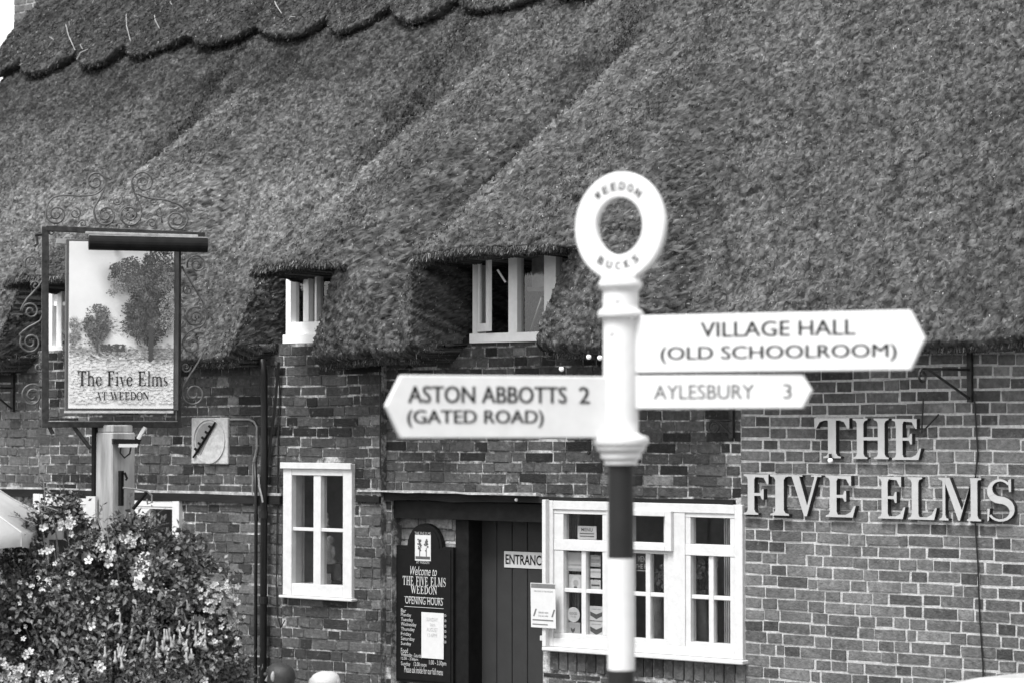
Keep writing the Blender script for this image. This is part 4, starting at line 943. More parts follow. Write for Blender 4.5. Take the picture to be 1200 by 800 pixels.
# ================================================================== FINGERPOST
hf0 = Vector((fwd.x, fwd.y, 0)).normalized()
PC = PD(727.5, 500, 7.62); sc = FP / 7.62
px2r = lambda w: w / sc / 2
zpx = lambda py: PD(727.5, py, 7.62).z
fp = thing('fingerpost', (PC.x, PC.y, 0), 'white and black banded road fingerpost with ring finial and three arms, in front', 'signpost')
def lat(nm, prof, m, n=32): q = MB(); q.lathe((PC.x, PC.y), sorted(prof, key=lambda t: t[1]), n); o = q.build(nm, m, fp, smooth=False); return o
r0 = .0435
lat('pole_band', [(r0, 0), (r0, zpx(1100))], POSTK)
lat('pole_band', [(r0, zpx(1100)), (r0, zpx(920))], POSTW)
lat('pole_band', [(r0 * .99, zpx(920)), (r0 * .99, zpx(783))], POSTK)
lat('pole_band', [(r0 * .985, zpx(783)), (r0 * .985, zpx(653))], POSTW)
lat('pole_band', [(r0 * .93, zpx(653)), (r0 * .93, zpx(543))], POSTK)
def smoothprof(keys, n=5):
    out = []
    for (r1, y1), (r2, y2) in zip(keys, keys[1:]):
        for k in range(n): t = k / n; t2 = t * t * (3 - 2 * t); out.append((r1 + (r2 - r1) * t2, y1 + (y2 - y1) * t))
    out.append(keys[-1]); return out
prof = smoothprof([(19.5, 544), (19.5, 539), (24, 536), (24, 531), (29, 526), (29.5, 522), (32.5, 520), (33, 515), (31.5, 511), (24, 508.5), (21, 506), (20.8, 440), (20.8, 377), (22, 374), (27, 371), (27.5, 367), (25, 364), (21, 361), (21, 342), (24, 338), (26, 335), (26, 331), (23.5, 328), (23, 322)])
o = lat('sleeve', [(r / sc, zpx(y)) for r, y in prof], POSTW, 36); o.data.polygons.foreach_set('use_smooth', [True] * len(o.data.polygons))
for (a, b) in ((716, 390), (739, 374.5), (716, 500), (722, 352)):
    p = PD(a, b, 7.62); dv = Vector((p.x - PC.x, p.y - PC.y, 0)); off = math.sqrt(max((20.8 / sc) ** 2 - (dv.dot(rgt)) ** 2, 0)); p = Vector((PC.x, PC.y, p.z)) + rgt * dv.dot(rgt) - hf0 * off
    q = MB(); q.tube([p + hf0 * .003, p - hf0 * .006], .006, 6); q.build('bolt', POSTW, fp)
# ring
ra = math.radians(38); rr_ = (rgt * math.cos(ra) - Vector((fwd.x, fwd.y, 0)).normalized() * math.sin(ra)).normalized()
RO, RI = 64 / sc, 33.5 / sc; rc = Vector((PC.x, PC.y, zpx(265)))
q = MB(); n = 56; rn = rr_.cross(EZ); th = .013; prof = [(RO, -th * .7), (RO + .001, 0), (RO, th * .7), (RO - .006, th), (RI + .005, th), (RI, th * .7), (RI, -th * .7), (RI + .005, -th), (RO - .006, -th)]
vs = [rc + rr_ * (r * math.cos(2 * PI * k / n)) + EZ * (r * math.sin(2 * PI * k / n)) + rn * d for r, d in prof for k in range(n)]; m_ = len(prof)
q.add(vs, [(i * n + k, i * n + (k + 1) % n, ((i + 1) % m_) * n + (k + 1) % n, ((i + 1) % m_) * n + k) for i in range(m_) for k in range(n)])
ring = q.build('ring', POSTW, fp)
q = MB(); q.prism([(-.055, -.012), (.055, -.012), (.075, .05), (-.075, .05)], Vector((PC.x, PC.y, zpx(331))), rr_, EZ, -.0125, .0125); q.build('ring_foot', POSTW, fp)
q = MB()
def arc_text(s, rad, a_mid, step, flip):
    for i, ch in enumerate(s):
        a = math.radians(a_mid + (-(i - (len(s) - 1) / 2) * step if not flip else (i - (len(s) - 1) / 2) * step))
        radv = rr_ * math.cos(a) + EZ * math.sin(a); tan = rr_ * math.sin(a) - EZ * math.cos(a)
        r, u = (tan, radv) if not flip else (-tan, -radv); h = .026; wd = .021
        o = rc + radv * (rad if not flip else rad + h) - r * wd / 2; n_ = r.cross(u)
        vs, fs = text_geo(ch, 1, .012); vs = fit(vs, wd, h); [q.add([o + r * (x_ + kk * .0012) + u * y_ + rn * (th + .001 + .0001 * kk) for x_, y_ in vs], fs) for kk in (-1, 0, 1)]
arc_text('WEEDON', RI + .024, 90, 15, False); arc_text('BUCKS', RI + .022, 270, 16, True); q.build('lettering', mat('faded_ring_ink', .02, .4, 30, .7, 0), ring)
def finger(side, ang, z0, z1, length, tipw, rows, label, tm=INK, extra_w=0, start=.03):
    """arm leaving the sleeve to one side, turned ang towards the viewer; rows = (text, x0, x1, y0, y1) as fractions"""
    d = (rgt * (side * math.cos(ang)) - Vector((fwd.x, fwd.y, 0)).normalized() * math.sin(ang)).normalized()
    r = d * side; h = z1 - z0; o = Vector((PC.x, PC.y, z0))
    pts = [(start, 0), (length - tipw, 0), (length, h * .51), (length - tipw, h), (start, h)]
    q = MB(); P2 = [(a * side, b) for a, b in pts]
    if side < 0: P2.reverse()
    q.prism(P2, o, r, EZ, -.011, .011); arm = q.build('finger', POSTW, fp, bevel=.003); arm['label'] = label
    q = MB()
    for s, x0, x1, y0, y1 in rows:
        a, b = start + (length - start) * x0, start + (length - start) * x1
        ox = a if side > 0 else -b
        vs, fs = text_geo(s); X0, X1 = min(v[0] for v in vs), max(v[0] for v in vs); Y0_, Y1_ = min(v[1] for v in vs), max(v[1] for v in vs)
        words = s.split(' '); lim = X0 - 1; nn = r.cross(EZ); thk = .0014 if tm is INK else .0007
        for k in range(len(words)):               # one object per painted word
            vk, _ = text_geo(' '.join(words[:k + 1])); hi_ = max(v[0] for v in vk) + .02
            q = MB(); ff = [f for f in fs if all(lim < vs[i][0] < hi_ for i in f)]; lim = hi_ - .01
            for sh_ in (-1, 0, 1): q.add([o + r * (ox + (a_ - X0) / (X1 - X0) * abs(b - a) + sh_ * thk) + EZ * (h * y0 + (b_ - Y0_) / (Y1_ - Y0_) * h * (y1 - y0)) + nn * (.0125 + .00015 * sh_) for a_, b_ in vs], ff)
            used = sorted({i for f in q.f for i in f}); mp_ = {u_: i for i, u_ in enumerate(used)}; q.v = [q.v[i] for i in used]; q.f = [[mp_[i] for i in f] for f in q.f]
            q.build('lettering', tm, arm)
    return arm
s1 = math.radians(26)
def length_to(px, side, ang, dep0=7.62):
    # length along the arm so that its tip appears at px
    d = (rgt * (side * math.cos(ang)) - Vector((fwd.x, fwd.y, 0)).normalized() * math.sin(ang)).normalized(); lo, hi = 0, 3
    for _ in range(40):
        m_ = (lo + hi) / 2; p = Vector((PC.x, PC.y, 2.8)) + d * m_ - CAM; xx = 600 + FP * p.dot(rgt) / p.dot(fwd)
        if (xx - px) * side < 0: lo = m_
        else: hi = m_
    return lo
def frac(px, side, ang, L_, start=.03): return (length_to(px, side, ang) - start) / (L_ - start)
a1 = math.radians(26); L1 = length_to(1085, 1, a1); F1 = lambda p: frac(p, 1, a1, L1)
finger(1, a1, zpx(437), zpx(370.5), L1, L1 - length_to(1068, 1, a1), [('VILLAGE HALL', F1(823), F1(1004), .60, .865), ('(OLD SCHOOLROOM)', F1(776), F1(1052), .155, .45)], 'upper right arm lettered VILLAGE HALL (OLD SCHOOLROOM)')
a2 = math.radians(25); L2 = length_to(952, 1, a2); F2 = lambda p: frac(p, 1, a2, L2)
finger(1, a2, zpx(479), zpx(440), L2, L2 - length_to(941, 1, a2), [('AYLESBURY', F2(768), F2(885), .29, .72), ('3', F2(919), F2(929), .29, .72)], 'short lower right arm lettered AYLESBURY 3', INKG)
a3 = math.radians(22); L3 = length_to(451, -1, a3); F3 = lambda p: frac(p, -1, a3, L3)
finger(-1, a3, zpx(512.5), zpx(441), L3, L3 - length_to(469, -1, a3), [('ASTON ABBOTTS', F3(662), F3(477), .56, .83), ('2', F3(689), F3(677), .56, .83), ('(GATED ROAD)', F3(635), F3(476), .17, .45)], 'left arm lettered ASTON ABBOTTS 2 (GATED ROAD)')

# ================================================================== HANGING PUB SIGN
DS = 13.5; phi = math.radians(14); hf = Vector((fwd.x, fwd.y, 0)).normalized()
SO = PD(140, 380, DS); sr = (rgt * math.cos(phi) + hf * math.sin(phi)).normalized(); sn = sr.cross(EZ)
if sn.dot(hf) > 0: sn = -sn
def SP(px, py, off=0.0):
    d = ray(px, py); p0 = SO + sn * off; return CAM + d * ((p0 - CAM).dot(sn) / d.dot(sn))
def loc2(p): q_ = p - SO; return (q_.dot(sr), q_.z)
ps = thing('hanging_pub_sign', Vector((SP(135, 500).x, SP(135, 500).y, 0)), 'framed picture sign of a tree lettered The Five Elms AT WEEDON on a timber post', 'sign')
def sbar(nm, pa, pb, w_, m, parent=ps, off=0.0, th=.02):
    a, b = SP(*pa, off), SP(*pb, off); d = (b - a).normalized(); s_ = sn.cross(d); q = MB()
    vs = [p + s_ * (i * w_ / 2) + sn * (j * th) for p in (a - d * w_ / 2 * 0, b + d * w_ / 2 * 0) for i, j in ((-1, -1), (1, -1), (1, 1), (-1, 1))]
    q.add(vs, [(0, 1, 2, 3), (7, 6, 5, 4), (0, 4, 5, 1), (1, 5, 6, 2), (2, 6, 7, 3), (3, 7, 4, 0)]); return q.build(nm, m, parent, bevel=.002)
sbar('frame_bar', (53, 266), (53, 500), .038, IRON); sbar('frame_bar', (209, 279), (209, 500), .028, IRON)
sbar('frame_bar', (49, 497), (213, 497), .034, IRON, th=.022); sbar('frame_bar', (54, 268), (240, 276), .03, IRON, th=.022)
sbar('frame_edge', (57, 493.2), (208, 493.2), .006, GILT, off=.022, th=.004)
sbar('frame_edge', (206.5, 300), (206.5, 492), .006, GILT, off=.021, th=.004)
sbar('top_rail', (100, 273), (232, 277), .014, WOODP, off=.03, th=.01)
sbar('top_rail', (66, 283), (95, 284), .03, GILT, off=-.0, th=.018)
# board
c00, c11 = SP(80, 478, .06), SP(204, 285, .06); (ax, az), (bx_, bz) = loc2(c00), loc2(c11)
q = MB(); q.prism([(ax - .015, az - .012), (bx_ + .03, az - .012), (bx_ + .03, bz + .012), (ax - .015, bz + .012)], SO, sr, EZ, -.04, .055); bd = q.build('board', mat('board_edge_dark', .045, .3, 20, .5, .2), ps, bevel=.003)
q = MB(); q.prism([(ax, az), (bx_, az), (bx_, bz), (ax, bz)], SO, sr, EZ, .052, .0600); pic = q.build('picture', mat('picture_sky', .56, .08, 5, .5, 0), ps)
q = MB(); q.prism([(ax - .02, az - .026), (bx_ - .0, az - .026), (bx_ - .0, az - .0125), (ax - .02, az - .0125)], SO, sr, EZ, .02, .07); q.build('board_ledge', STONE, ps)
W2, H2 = bx_ - ax, bz - az
PV, PF, PCc = [], [], []
def dab(u, v, r, t, asp=1.0, n=6):
    k = len(PV); off = .0605 + .0000006 * k; a0 = rnd.uniform(0, PI)
    for i in range(n):
        uu = min(max(u * W2 + r * math.cos(a0 + 2 * PI * i / n) * rnd.uniform(.7, 1.2), .002), W2 - .002); vv = min(max(v * H2 + r * asp * math.sin(a0 + 2 * PI * i / n) * rnd.uniform(.7, 1.2), .002), H2 - .002)
        p = SO + sr * (ax + uu) + EZ * (az + vv) + sn * off; PV.append(p[:]); PCc.append(t)
    PF.append(list(range(k, k + n)))
def crown(cu, cv, ru, rv, nn, lo, hi, r=.008):
    for _ in range(nn):
        a, s_ = rnd.uniform(0, 2 * PI), math.sqrt(rnd.random()); lump = 1 + .16 * math.sin(a * 5 + cu * 20) + .1 * math.sin(a * 9)
        u, v = cu + ru * s_ * lump * math.cos(a), cv + rv * s_ * lump * math.sin(a); t = rnd.uniform(lo, hi) * (1.15 if math.sin(a) * s_ > .2 else .8); dab(u, v, r * rnd.uniform(.5, 1.3), t)
for _ in range(1500): u, v = rnd.random(), rnd.uniform(.03, .37) ; dab(u, v, .012, rnd.uniform(.46, .58) - .05 * (v > .28), .5)
for _ in range(200): dab(rnd.random(), .50 + rnd.uniform(-.06, .02) + .03 * math.sin(rnd.random() * 3), .014, rnd.uniform(.40, .5), .4)
for _ in range(420): u = rnd.random(); dab(u, .355 + .025 * rnd.gauss(0, 1) - .03 * u, .009, rnd.uniform(.08, .35), .5)
for _ in range(260): u = rnd.uniform(.7, 1); dab(u, .30 + rnd.uniform(0, .06), .008, rnd.uniform(.1, .3), .5)
def tree(cu, cv, ru, rv, k, lo, hi):
    for _ in range(k):                          # clumps of foliage with sky between them
        a, s_ = rnd.uniform(0, 2 * PI), math.sqrt(rnd.random()); u, v = cu + ru * s_ * math.cos(a), cv + rv * s_ * math.sin(a)
        crown(u, v, rnd.uniform(.03, .06) * 1.1, rnd.uniform(.02, .035), 34, lo, hi, .0042)
tree(.04, .46, .06, .06, 12, .06, .24); tree(.27, .50, .10, .11, 60, .02, .15); tree(.73, .56, .22, .17, 120, .012, .09)
tree(.88, .82, .20, .13, 90, .02, .18); tree(.60, .80, .20, .10, 60, .02, .18); tree(.95, .66, .08, .2, 30, .03, .25); tree(.42, .72, .09, .04, 9, .06, .3)
for v in range(40): dab(.775 + rnd.uniform(-.012, .012), .29 + v * .005, .013, .03, 1.0)
for _ in range(60): dab(.265 + rnd.uniform(-.006, .006), rnd.uniform(.33, .42), .004, .05, 1.5)
for _ in range(130): dab(rnd.uniform(.3, .52), .36 + rnd.uniform(-.02, .02), .007, .04, .6)
me = bpy.data.meshes.new('painting'); me.from_pydata(PV, [], PF); a = me.color_attributes.new('col', 'FLOAT_COLOR', 'POINT')
a.data.foreach_set('color', [c for t in PCc for c in (t, t, t, 1.0)]); me.materials.append(PAINT); link('painting', me, None, pic)
q = MB(); a, b = SP(90, 452, .0), SP(196, 435, .0); put_serif(q, 'The Five Elms', a, sr, EZ, (b - a).dot(sr), b.z - a.z, .072, gap=.04); q.build('lettering', INK, pic); q = MB()
a, b = SP(111, 468.5), SP(173.5, 459); put_serif(q, 'AT WEEDON', a, sr, EZ, (b - a).dot(sr), b.z - a.z, .072, gap=.02); q.build('lettering', INK, pic)
# lamp tube
a, b = SP(107, 285, .17), SP(246, 287.5, .17); lt = thing('sign_lamp', a, 'black tube lamp mounted across the top of the picture sign', 'lamp')
a, b = SP(104, 284.5, .17), SP(243, 287.5, .17); q = MB(); q.tube([a, b], .041, 18); q.build('lamp_housing', BLACK, lt)
q = MB(); q.tube([a + EZ * .039, b + EZ * .039], .006, 6); q.build('lamp_rib', GILT, lt)
for t in (.2, .8):
    p = a.lerp(b, t) + EZ * .03; q = MB(); q.tube([p, p - sn * .17 + EZ * .01], .009, 6); q.build('lamp_arm', IRON, lt)
# scrolls
def spiral(cx, cy, r, a0, turns, dirn, n=12, r1=.22):
    N_ = int(turns * n); return [(cx + r * (1 - (1 - r1) * i / N_) * math.cos(math.radians(a0) + dirn * 2 * PI * i / n), cy - r * (1 - (1 - r1) * i / N_) * math.sin(math.radians(a0) + dirn * 2 * PI * i / n)) for i in range(N_ + 1)]
def catmull(pts, k=3):
    out = []
    for i in range(len(pts) - 1):
        p0, p1, p2, p3 = pts[max(i - 1, 0)], pts[i], pts[i + 1], pts[min(i + 2, len(pts) - 1)]
        for j in range(k):
            t = j / k; out.append(tuple(.5 * (2 * p1[c] + (p2[c] - p0[c]) * t + (2 * p0[c] - 5 * p1[c] + 4 * p2[c] - p3[c]) * t * t + (3 * p1[c] - p0[c] - 3 * p2[c] + p3[c]) * t ** 3) for c in (0, 1)))
    return out + [pts[-1]]
SCR = mat('highlit_scroll_iron', .045, .8, 26, .45, .4, 80, .002, hi=.12)  # iron copy lightened: the light the scrolls catch is put into its colour
def scroll(pts, r=.0058, m=None, k=2):
    m = m or SCR
    q = MB(); q.tube([SP(x_, y_, 0) for x_, y_ in catmull(pts, k)], r, 5); q.build('scroll', m, ps, smooth=True)
rv = lambda l: list(reversed(l))
scroll(rv(spiral(66, 251, 12, 180, 1.7, 1)) + [(56, 240), (62, 232), (75, 229), (95, 230), (112, 228), (121, 221)] + spiral(112, 213, 12, -20, 1.6, 1))
scroll([(122, 222), (116, 234), (110, 245)] + spiral(124, 252, 13, 180, 1.8, 1))
scroll(rv(spiral(168, 214, 13, 150, 1.7, -1)) + [(154, 214), (158, 227), (164, 240), (166, 250)] + spiral(152, 252, 13.5, 0, 1.8, -1))
scroll([(158, 226), (172, 232), (190, 234), (205, 238), (216, 245), (220, 256)] + spiral(207, 258, 12.5, 0, 1.8, -1))
scroll(rv(spiral(188, 250, 6, 90, 1.2, 1)) + [(190, 262)], .004)
scroll(spiral(37, 307, 10, -60, 1.2, -1)); scroll([(56, 308), (53, 322), (45, 336), (32, 350), (25, 362)] + spiral(36, 365, 10.5, 180, 1.5, -1))
scroll([(51, 366), (47, 376), (34, 383), (23, 392)] + spiral(36, 401, 13, 150, 1.7, 1)); scroll(spiral(38, 463, 14, 40, 1.9, 1))
scroll(spiral(231, 310, 12, 200, 1.6, -1)); scroll([(213, 312), (222, 328), (233, 346), (241, 362), (241, 375), (236, 382), (226, 386), (218, 392), (214, 401)] + spiral(225, 403, 10.5, 180, 1.2, 1)); scroll(spiral(229, 372, 12, 60, 1.7, 1))
scroll([(241, 408), (232, 425), (222, 440), (214, 453)] + spiral(227, 461, 14, 170, 1.6, 1))
for cx_, cy_, r_ in ((88, 250, 7), (137, 236, 5), (180, 236, 5), (97, 262, 5), (178, 262, 6), (60, 272, 4), (42, 335, 6), (220, 340, 6), (218, 430, 6), (46, 430, 6)): scroll(spiral(cx_, cy_, r_, rnd.choice((0, 90, 180)), 1.4, rnd.choice((-1, 1))), .0045)
q = MB(); q.tube([SP(41, 276), SP(50, 275), SP(56, 271)], .01, 5); q.tube([SP(43, 276), SP(44, 286), SP(40, 289)], .008, 5); q.build('frame_hook', IRON, ps)
# post
pcen = SP(135, 560); pcen = Vector((pcen.x, pcen.y, 0)) - sn * 0.0
aa = math.radians(45) + TH; ztop = SP(135, 500).z
ux, uy = Vector((math.cos(aa), math.sin(aa), 0)), Vector((-math.sin(aa), math.cos(aa), 0))
def rotbox(nm, c, hw, z0, z1, m, parent, hx=None, bev=.006, cap=0):
    q = MB(); hy = hx or hw; vs = [c + ux * (i * hw) + uy * (j * hy) + EZ * z for z in (z0, z1) for i, j in ((-1, -1), (1, -1), (1, 1), (-1, 1))]
    q.add(vs, [(3, 2, 1, 0), (4, 5, 6, 7), (0, 1, 5, 4), (1, 2, 6, 5), (2, 3, 7, 6), (3, 0, 4, 7)]); return q.build(nm, m, parent, bevel=bev)
rotbox('post', pcen, .079, 0, ztop - .03, WOODP, ps); rotbox('post_cap', pcen, .070, ztop - .03, ztop + .012, WOODP, ps)
strap = pcen - rgt * .115
q = MB(); q.box((strap.x - .012, strap.y - .012, SP(108, 600).z), (strap.x + .012, strap.y + .012, SP(108, 497).z)); q.build('steel_strap', BLACK, ps)
for (a, b, c, d) in ((86, 499, 106, 525), (58, 500, 62, 508)):
    q = MB(); q.tube([SP(a, b), SP(c, d)], .011, 6); q.build('brace', IRON, ps)
q = MB(); q.tube([SP(170, 500, .02), SP(162, 514, .02)], .012, 6); q.build('brace', WHITE, ps)
q = MB(); q.box((strap.x - .035, strap.y - .03, SP(108, 628).z), (strap.x + .04, strap.y - .013, SP(108, 581).z)); q.build('post_label', PAPER, ps)
fl_ = thing('floodlight', SP(150, 520, .2), 'small black floodlight with looped cable on the timber post', 'lamp')
p = SP(147, 517, .15); q = MB(); q.prism([(-.07, -.012), (.075, -.012), (.085, .012), (-.07, .016)], p, sr, EZ, -.05, .05); q.build('housing', BLACK, fl_)
q = MB(); q.prism([(-.04, -.03), (.06, -.03), (.065, -.012), (-.04, -.012)], p + sn * .052, sr, EZ, -.04, .0); q.build('reflector', PAPER, fl_)
q = MB(); q.tube([SP(142, 520, .12), SP(141, 530, .12), SP(146, 536, .12), SP(152, 531, .12), SP(154, 521, .12)], .005, 5); q.build('cable', PLAST, fl_)
br = thing('post_bracket', SP(142, 590, .1), 'black iron basket bracket bolted low on the sign post', 'bracket')
q = MB(); q.box((SP(142, 550, .12).x - .012, SP(142, 550, .12).y - .01, SP(142, 592, .12).z), (SP(142, 550, .12).x + .012, SP(142, 550, .12).y + .01, SP(142, 551, .12).z)); q.build('wall_plate', BLACK, br)
q = MB(); q.tube([SP(x_, y_, .14) for x_, y_ in ((144, 571), (160, 573), (172, 575), (178, 580), (178, 588), (173, 590), (172, 584))], .006, 5); q.build('arm', LEAD, br)
q = MB(); q.tube([SP(156, 596, .14), SP(172, 576, .14)], .011, 5); q.build('stay', BLACK, br); q = MB(); q.tube([SP(146, 553, .14), SP(149, 560, .14), SP(147, 562, .14)], .007, 5); q.build('hook', BLACK, br)

# ================================================================== FLOWERING SHRUB
DB = 12.6; sb_ = FP / DB
def BP(px, py, off=0.0): return PD(px, py, DB) + hf * off
shr = thing('flowering_shrub', Vector((BP(140, 500).x, BP(140, 500).y, 0)), 'big rounded shrub with white flowers growing round the sign post', 'shrub')
lobes = [(75, 640, 46, 42), (30, 710, 60, 62), (105, 700, 75, 75), (178, 680, 72, 66), (225, 695, 46, 56), (232, 765, 52, 60), (150, 790, 120, 90), (40, 800, 90, 80), (68, 612, 30, 30), (20, 665, 24, 26), (272, 790, 24, 24), (80, 596, 16, 18), (150, 622, 30, 22), (45, 625, 18, 22), (130, 870, 115, 90), (50, 890, 80, 80), (215, 860, 62, 80)]
NL = 92000; wts = np.array([a * b for _, _, a, b in lobes], float); wts /= wts.sum(); which = rng.choice(len(lobes), NL, p=wts)
LC = np.array([BP(a, b)[:] for a, b, _, _ in lobes]); LR = np.array([(a / sb_, b / sb_) for _, _, a, b in lobes])
d = rng.standard_normal((NL, 3)); d /= np.linalg.norm(d, axis=1)[:, None]; rr = rng.random(NL) ** .33
lump = 1 + .26 * np.sin(d[:, 0] * 9 + which) * np.sin(d[:, 2] * 8 + which * 2) + .12 * rng.standard_normal(NL) * (rng.random(NL) < .25)
rad = LR[which]; sz = np.stack([rad[:, 0], np.maximum(rad[:, 0], rad[:, 1]) * .9, rad[:, 1]], 1)
pos = LC[which] + d * sz * (rr * lump)[:, None]
keep = (pos[:, 2] > .15) & ((vnoise(pos[:, 0], pos[:, 2], .11, 41) + vnoise(pos[:, 1] + pos[:, 0], pos[:, 2], .09, 42)) > -.10); pos = pos[keep]; d = d[keep]; n_ = len(pos)
ax1 = d * .5 + rng.standard_normal((n_, 3)) * .7; ax1 /= np.linalg.norm(ax1, axis=1)[:, None]
nr_ = d * .6 + np.array([0, 0, .5]) + rng.standard_normal((n_, 3)) * .6; sd2 = np.cross(ax1, nr_); sd2 /= np.linalg.norm(sd2, axis=1)[:, None]; up2 = np.cross(sd2, ax1)
L_ = rng.uniform(.018, .044, (n_, 1)); w_ = L_ * rng.uniform(.22, .36, (n_, 1))
q0 = pos; q1 = pos + ax1 * L_ * .5 + sd2 * w_ + up2 * w_ * .4; q2 = pos + ax1 * L_ - up2 * L_ * .15; q3 = pos + ax1 * L_ * .5 - sd2 * w_ + up2 * w_ * .4
V = np.stack([q0, q1, q2, q3], 1).reshape(-1, 3); base = np.arange(n_)[:, None] * 4
F = np.concatenate([base + np.array([0, 1, 2]), base + np.array([0, 2, 3])], 0)
tl = .042 + .12 * rng.random(n_) ** 2 + .09 * (vnoise(pos[:, 0], pos[:, 2], .22, 21) + .1).clip(0, 1)
fo = npmesh('foliage', V, F, LEAF, shr, np.repeat(tl, 4)); tag(fo, kind='stuff')
# stray shoots standing out of the mound
sh = MB()
for k in range(60):
    a, b, ra_, rb_ = lobes[rnd.randrange(len(lobes))]; t_ = rnd.uniform(.1, PI - .1); e = BP(a + ra_ * math.cos(t_), b - rb_ * math.sin(t_), rnd.uniform(-.2, .2)); dr = Vector((math.cos(t_) * TH, rnd.uniform(-.3, .3), math.sin(t_))).normalized()
    sh.tube([e - dr * .06, e + dr * .05, e + dr * rnd.uniform(.09, .15) + Vector((rnd.uniform(-.02, .02), 0, -.01))], [.003, .0025, .001], 4)
    for j in range(5):
        p = e + dr * (.02 * j + .01); l = rnd.uniform(.02, .035); dd = Vector((rnd.uniform(-1, 1), rnd.uniform(-1, 1), rnd.uniform(-.3, .8))).normalized(); s_ = dd.cross(Vector((.3, .5, .8))).normalized() * l * .3
        sh.add([p, p + dd * l * .5 + s_, p + dd * l, p + dd * l * .5 - s_], [(0, 1, 2, 3)])
o = sh.build('shoots', mat('shoot_leaf', .09, .4, 30, .5, 0), shr); tag(o, kind='stuff')
# stems
st = MB(); c0 = Vector((BP(140, 500).x + .1, BP(140, 500).y - .12, 0))
for k in range(26):
    a, b, _, _ = lobes[k % len(lobes)]; e = BP(a + rnd.uniform(-25, 25), b + rnd.uniform(-30, 20), rnd.uniform(-.15, .15)); s0 = c0 + Vector((rnd.uniform(-.25, .25), rnd.uniform(-.1, .1), 0)); m_ = s0.lerp(e, .5) + Vector((rnd.uniform(-.06, .06), 0, .12)); st.tube([s0, s0.lerp(m_, .6), m_, e], [.012, .009, .007, .003], 5)
st.build('stems', BARK, shr)
def flower_mesh(m, r=1.0, seed=0, petals=5, cup=.25):
    R_ = random.Random(seed); q = MB()
    for k in range(petals):
        a = 2 * PI * k / petals + R_.uniform(-.1, .1); c, s_ = math.cos(a), math.sin(a); P_ = lambda x_, y_, z_: (c * x_ - s_ * y_, s_ * x_ + c * y_, z_)
        q.add([P_(.08, 0, 0), P_(.55, -.34, cup * .6), P_(.95, -.22, cup), P_(1.0, .18, cup * .9), P_(.6, .36, cup * .7)], [(0, 1, 2, 3, 4)])
    me = bpy.data.meshes.new('flower'); me.from_pydata(q.v, [], q.f); me.materials.append(m); return me
FM = [flower_mesh(PETAL, seed=i, cup=c) for i, c in enumerate((.25, .5, .8))] + [flower_mesh(PETALG, seed=9, cup=.3)]
def addflower(px, py, r, off=None, me=None):
    # sits on the camera-facing side of the shrub
    p0 = BP(px, py); best = 0
    for (a, b, ra_, rb_) in lobes:
        e = 1 - ((px - a) / ra_) ** 2 - ((py - b) / rb_) ** 2
        if e > 0: best = max(best, math.sqrt(e) * max(ra_, rb_) * .9 / sb_)
    p = CAM + (p0 - CAM) * ((p0 - CAM).length - best * 1.03) / (p0 - CAM).length
    o = bpy.data.objects.new('flower', me or FM[rnd.choice((0, 0, 1, 1, 2))]); COL.objects.link(o); o.parent = shr; o.matrix_parent_inverse = world_of(shr).inverted()
    n = (CAM - p).normalized() + Vector((rnd.gauss(0, .45), rnd.gauss(0, .45), rnd.uniform(-.2, .7))); o.rotation_euler = n.to_track_quat('Z', 'Y').to_euler(); o.rotation_euler.rotate_axis('Z', rnd.uniform(0, 6))
    s_ = r * .80 / sb_; o.scale = (s_, s_, s_); o.location = p
for a, b, r in ((130, 650, 9), (127, 659, 7), (104, 656, 7), (119, 640, 6), (115, 637, 5), (134, 653, 6), (145, 631, 6), (153, 628, 6), (163, 626, 6), (150, 634, 5), (156, 638, 5), (121, 643, 5), (56, 645, 6), (48, 647, 5), (60, 642, 5), (82, 605, 5), (79, 612, 6), (50, 618, 6), (56, 616, 6), (85, 612, 5), (107, 733, 7), (103, 749, 7), (62, 747, 6), (117, 782, 8), (114, 778, 6), (134, 683, 6), (192, 695, 6), (176, 691, 5), (84, 673, 5), (35, 765, 7), (30, 768, 6), (48, 789, 5), (25, 783, 6), (22, 788, 6), (247, 781, 6), (248, 740, 5), (240, 797, 6), (192, 785, 4), (162, 684, 8), (166, 686, 6), (3, 775, 7), (8, 781, 7), (5, 790, 7), (92, 636, 4), (74, 650, 4), (95, 640, 4), (65, 660, 4)): addflower(a, b, r)
for (cx_, cy_, sx_, sy_, n, r) in ((258, 705, 16, 16, 40, 4.6), (268, 722, 12, 14, 20, 4), (255, 690, 14, 8, 18, 4), (15, 790, 16, 14, 22, 5), (60, 795, 25, 8, 16, 4.5), (80, 612, 10, 14, 14, 4), (40, 690, 22, 20, 14, 3.5), (150, 632, 22, 8, 16, 4.2), (275, 760, 12, 22, 12, 3.8), (130, 720, 60, 40, 18, 3), (225, 745, 26, 22, 16, 3), (20, 720, 18, 26, 12, 3.5)):
    for _ in range(n): addflower(rnd.gauss(cx_, sx_ * .6), rnd.gauss(cy_, sy_ * .6), r * rnd.uniform(.7, 1.2), me=FM[rnd.choice((0, 1, 2, 3))])
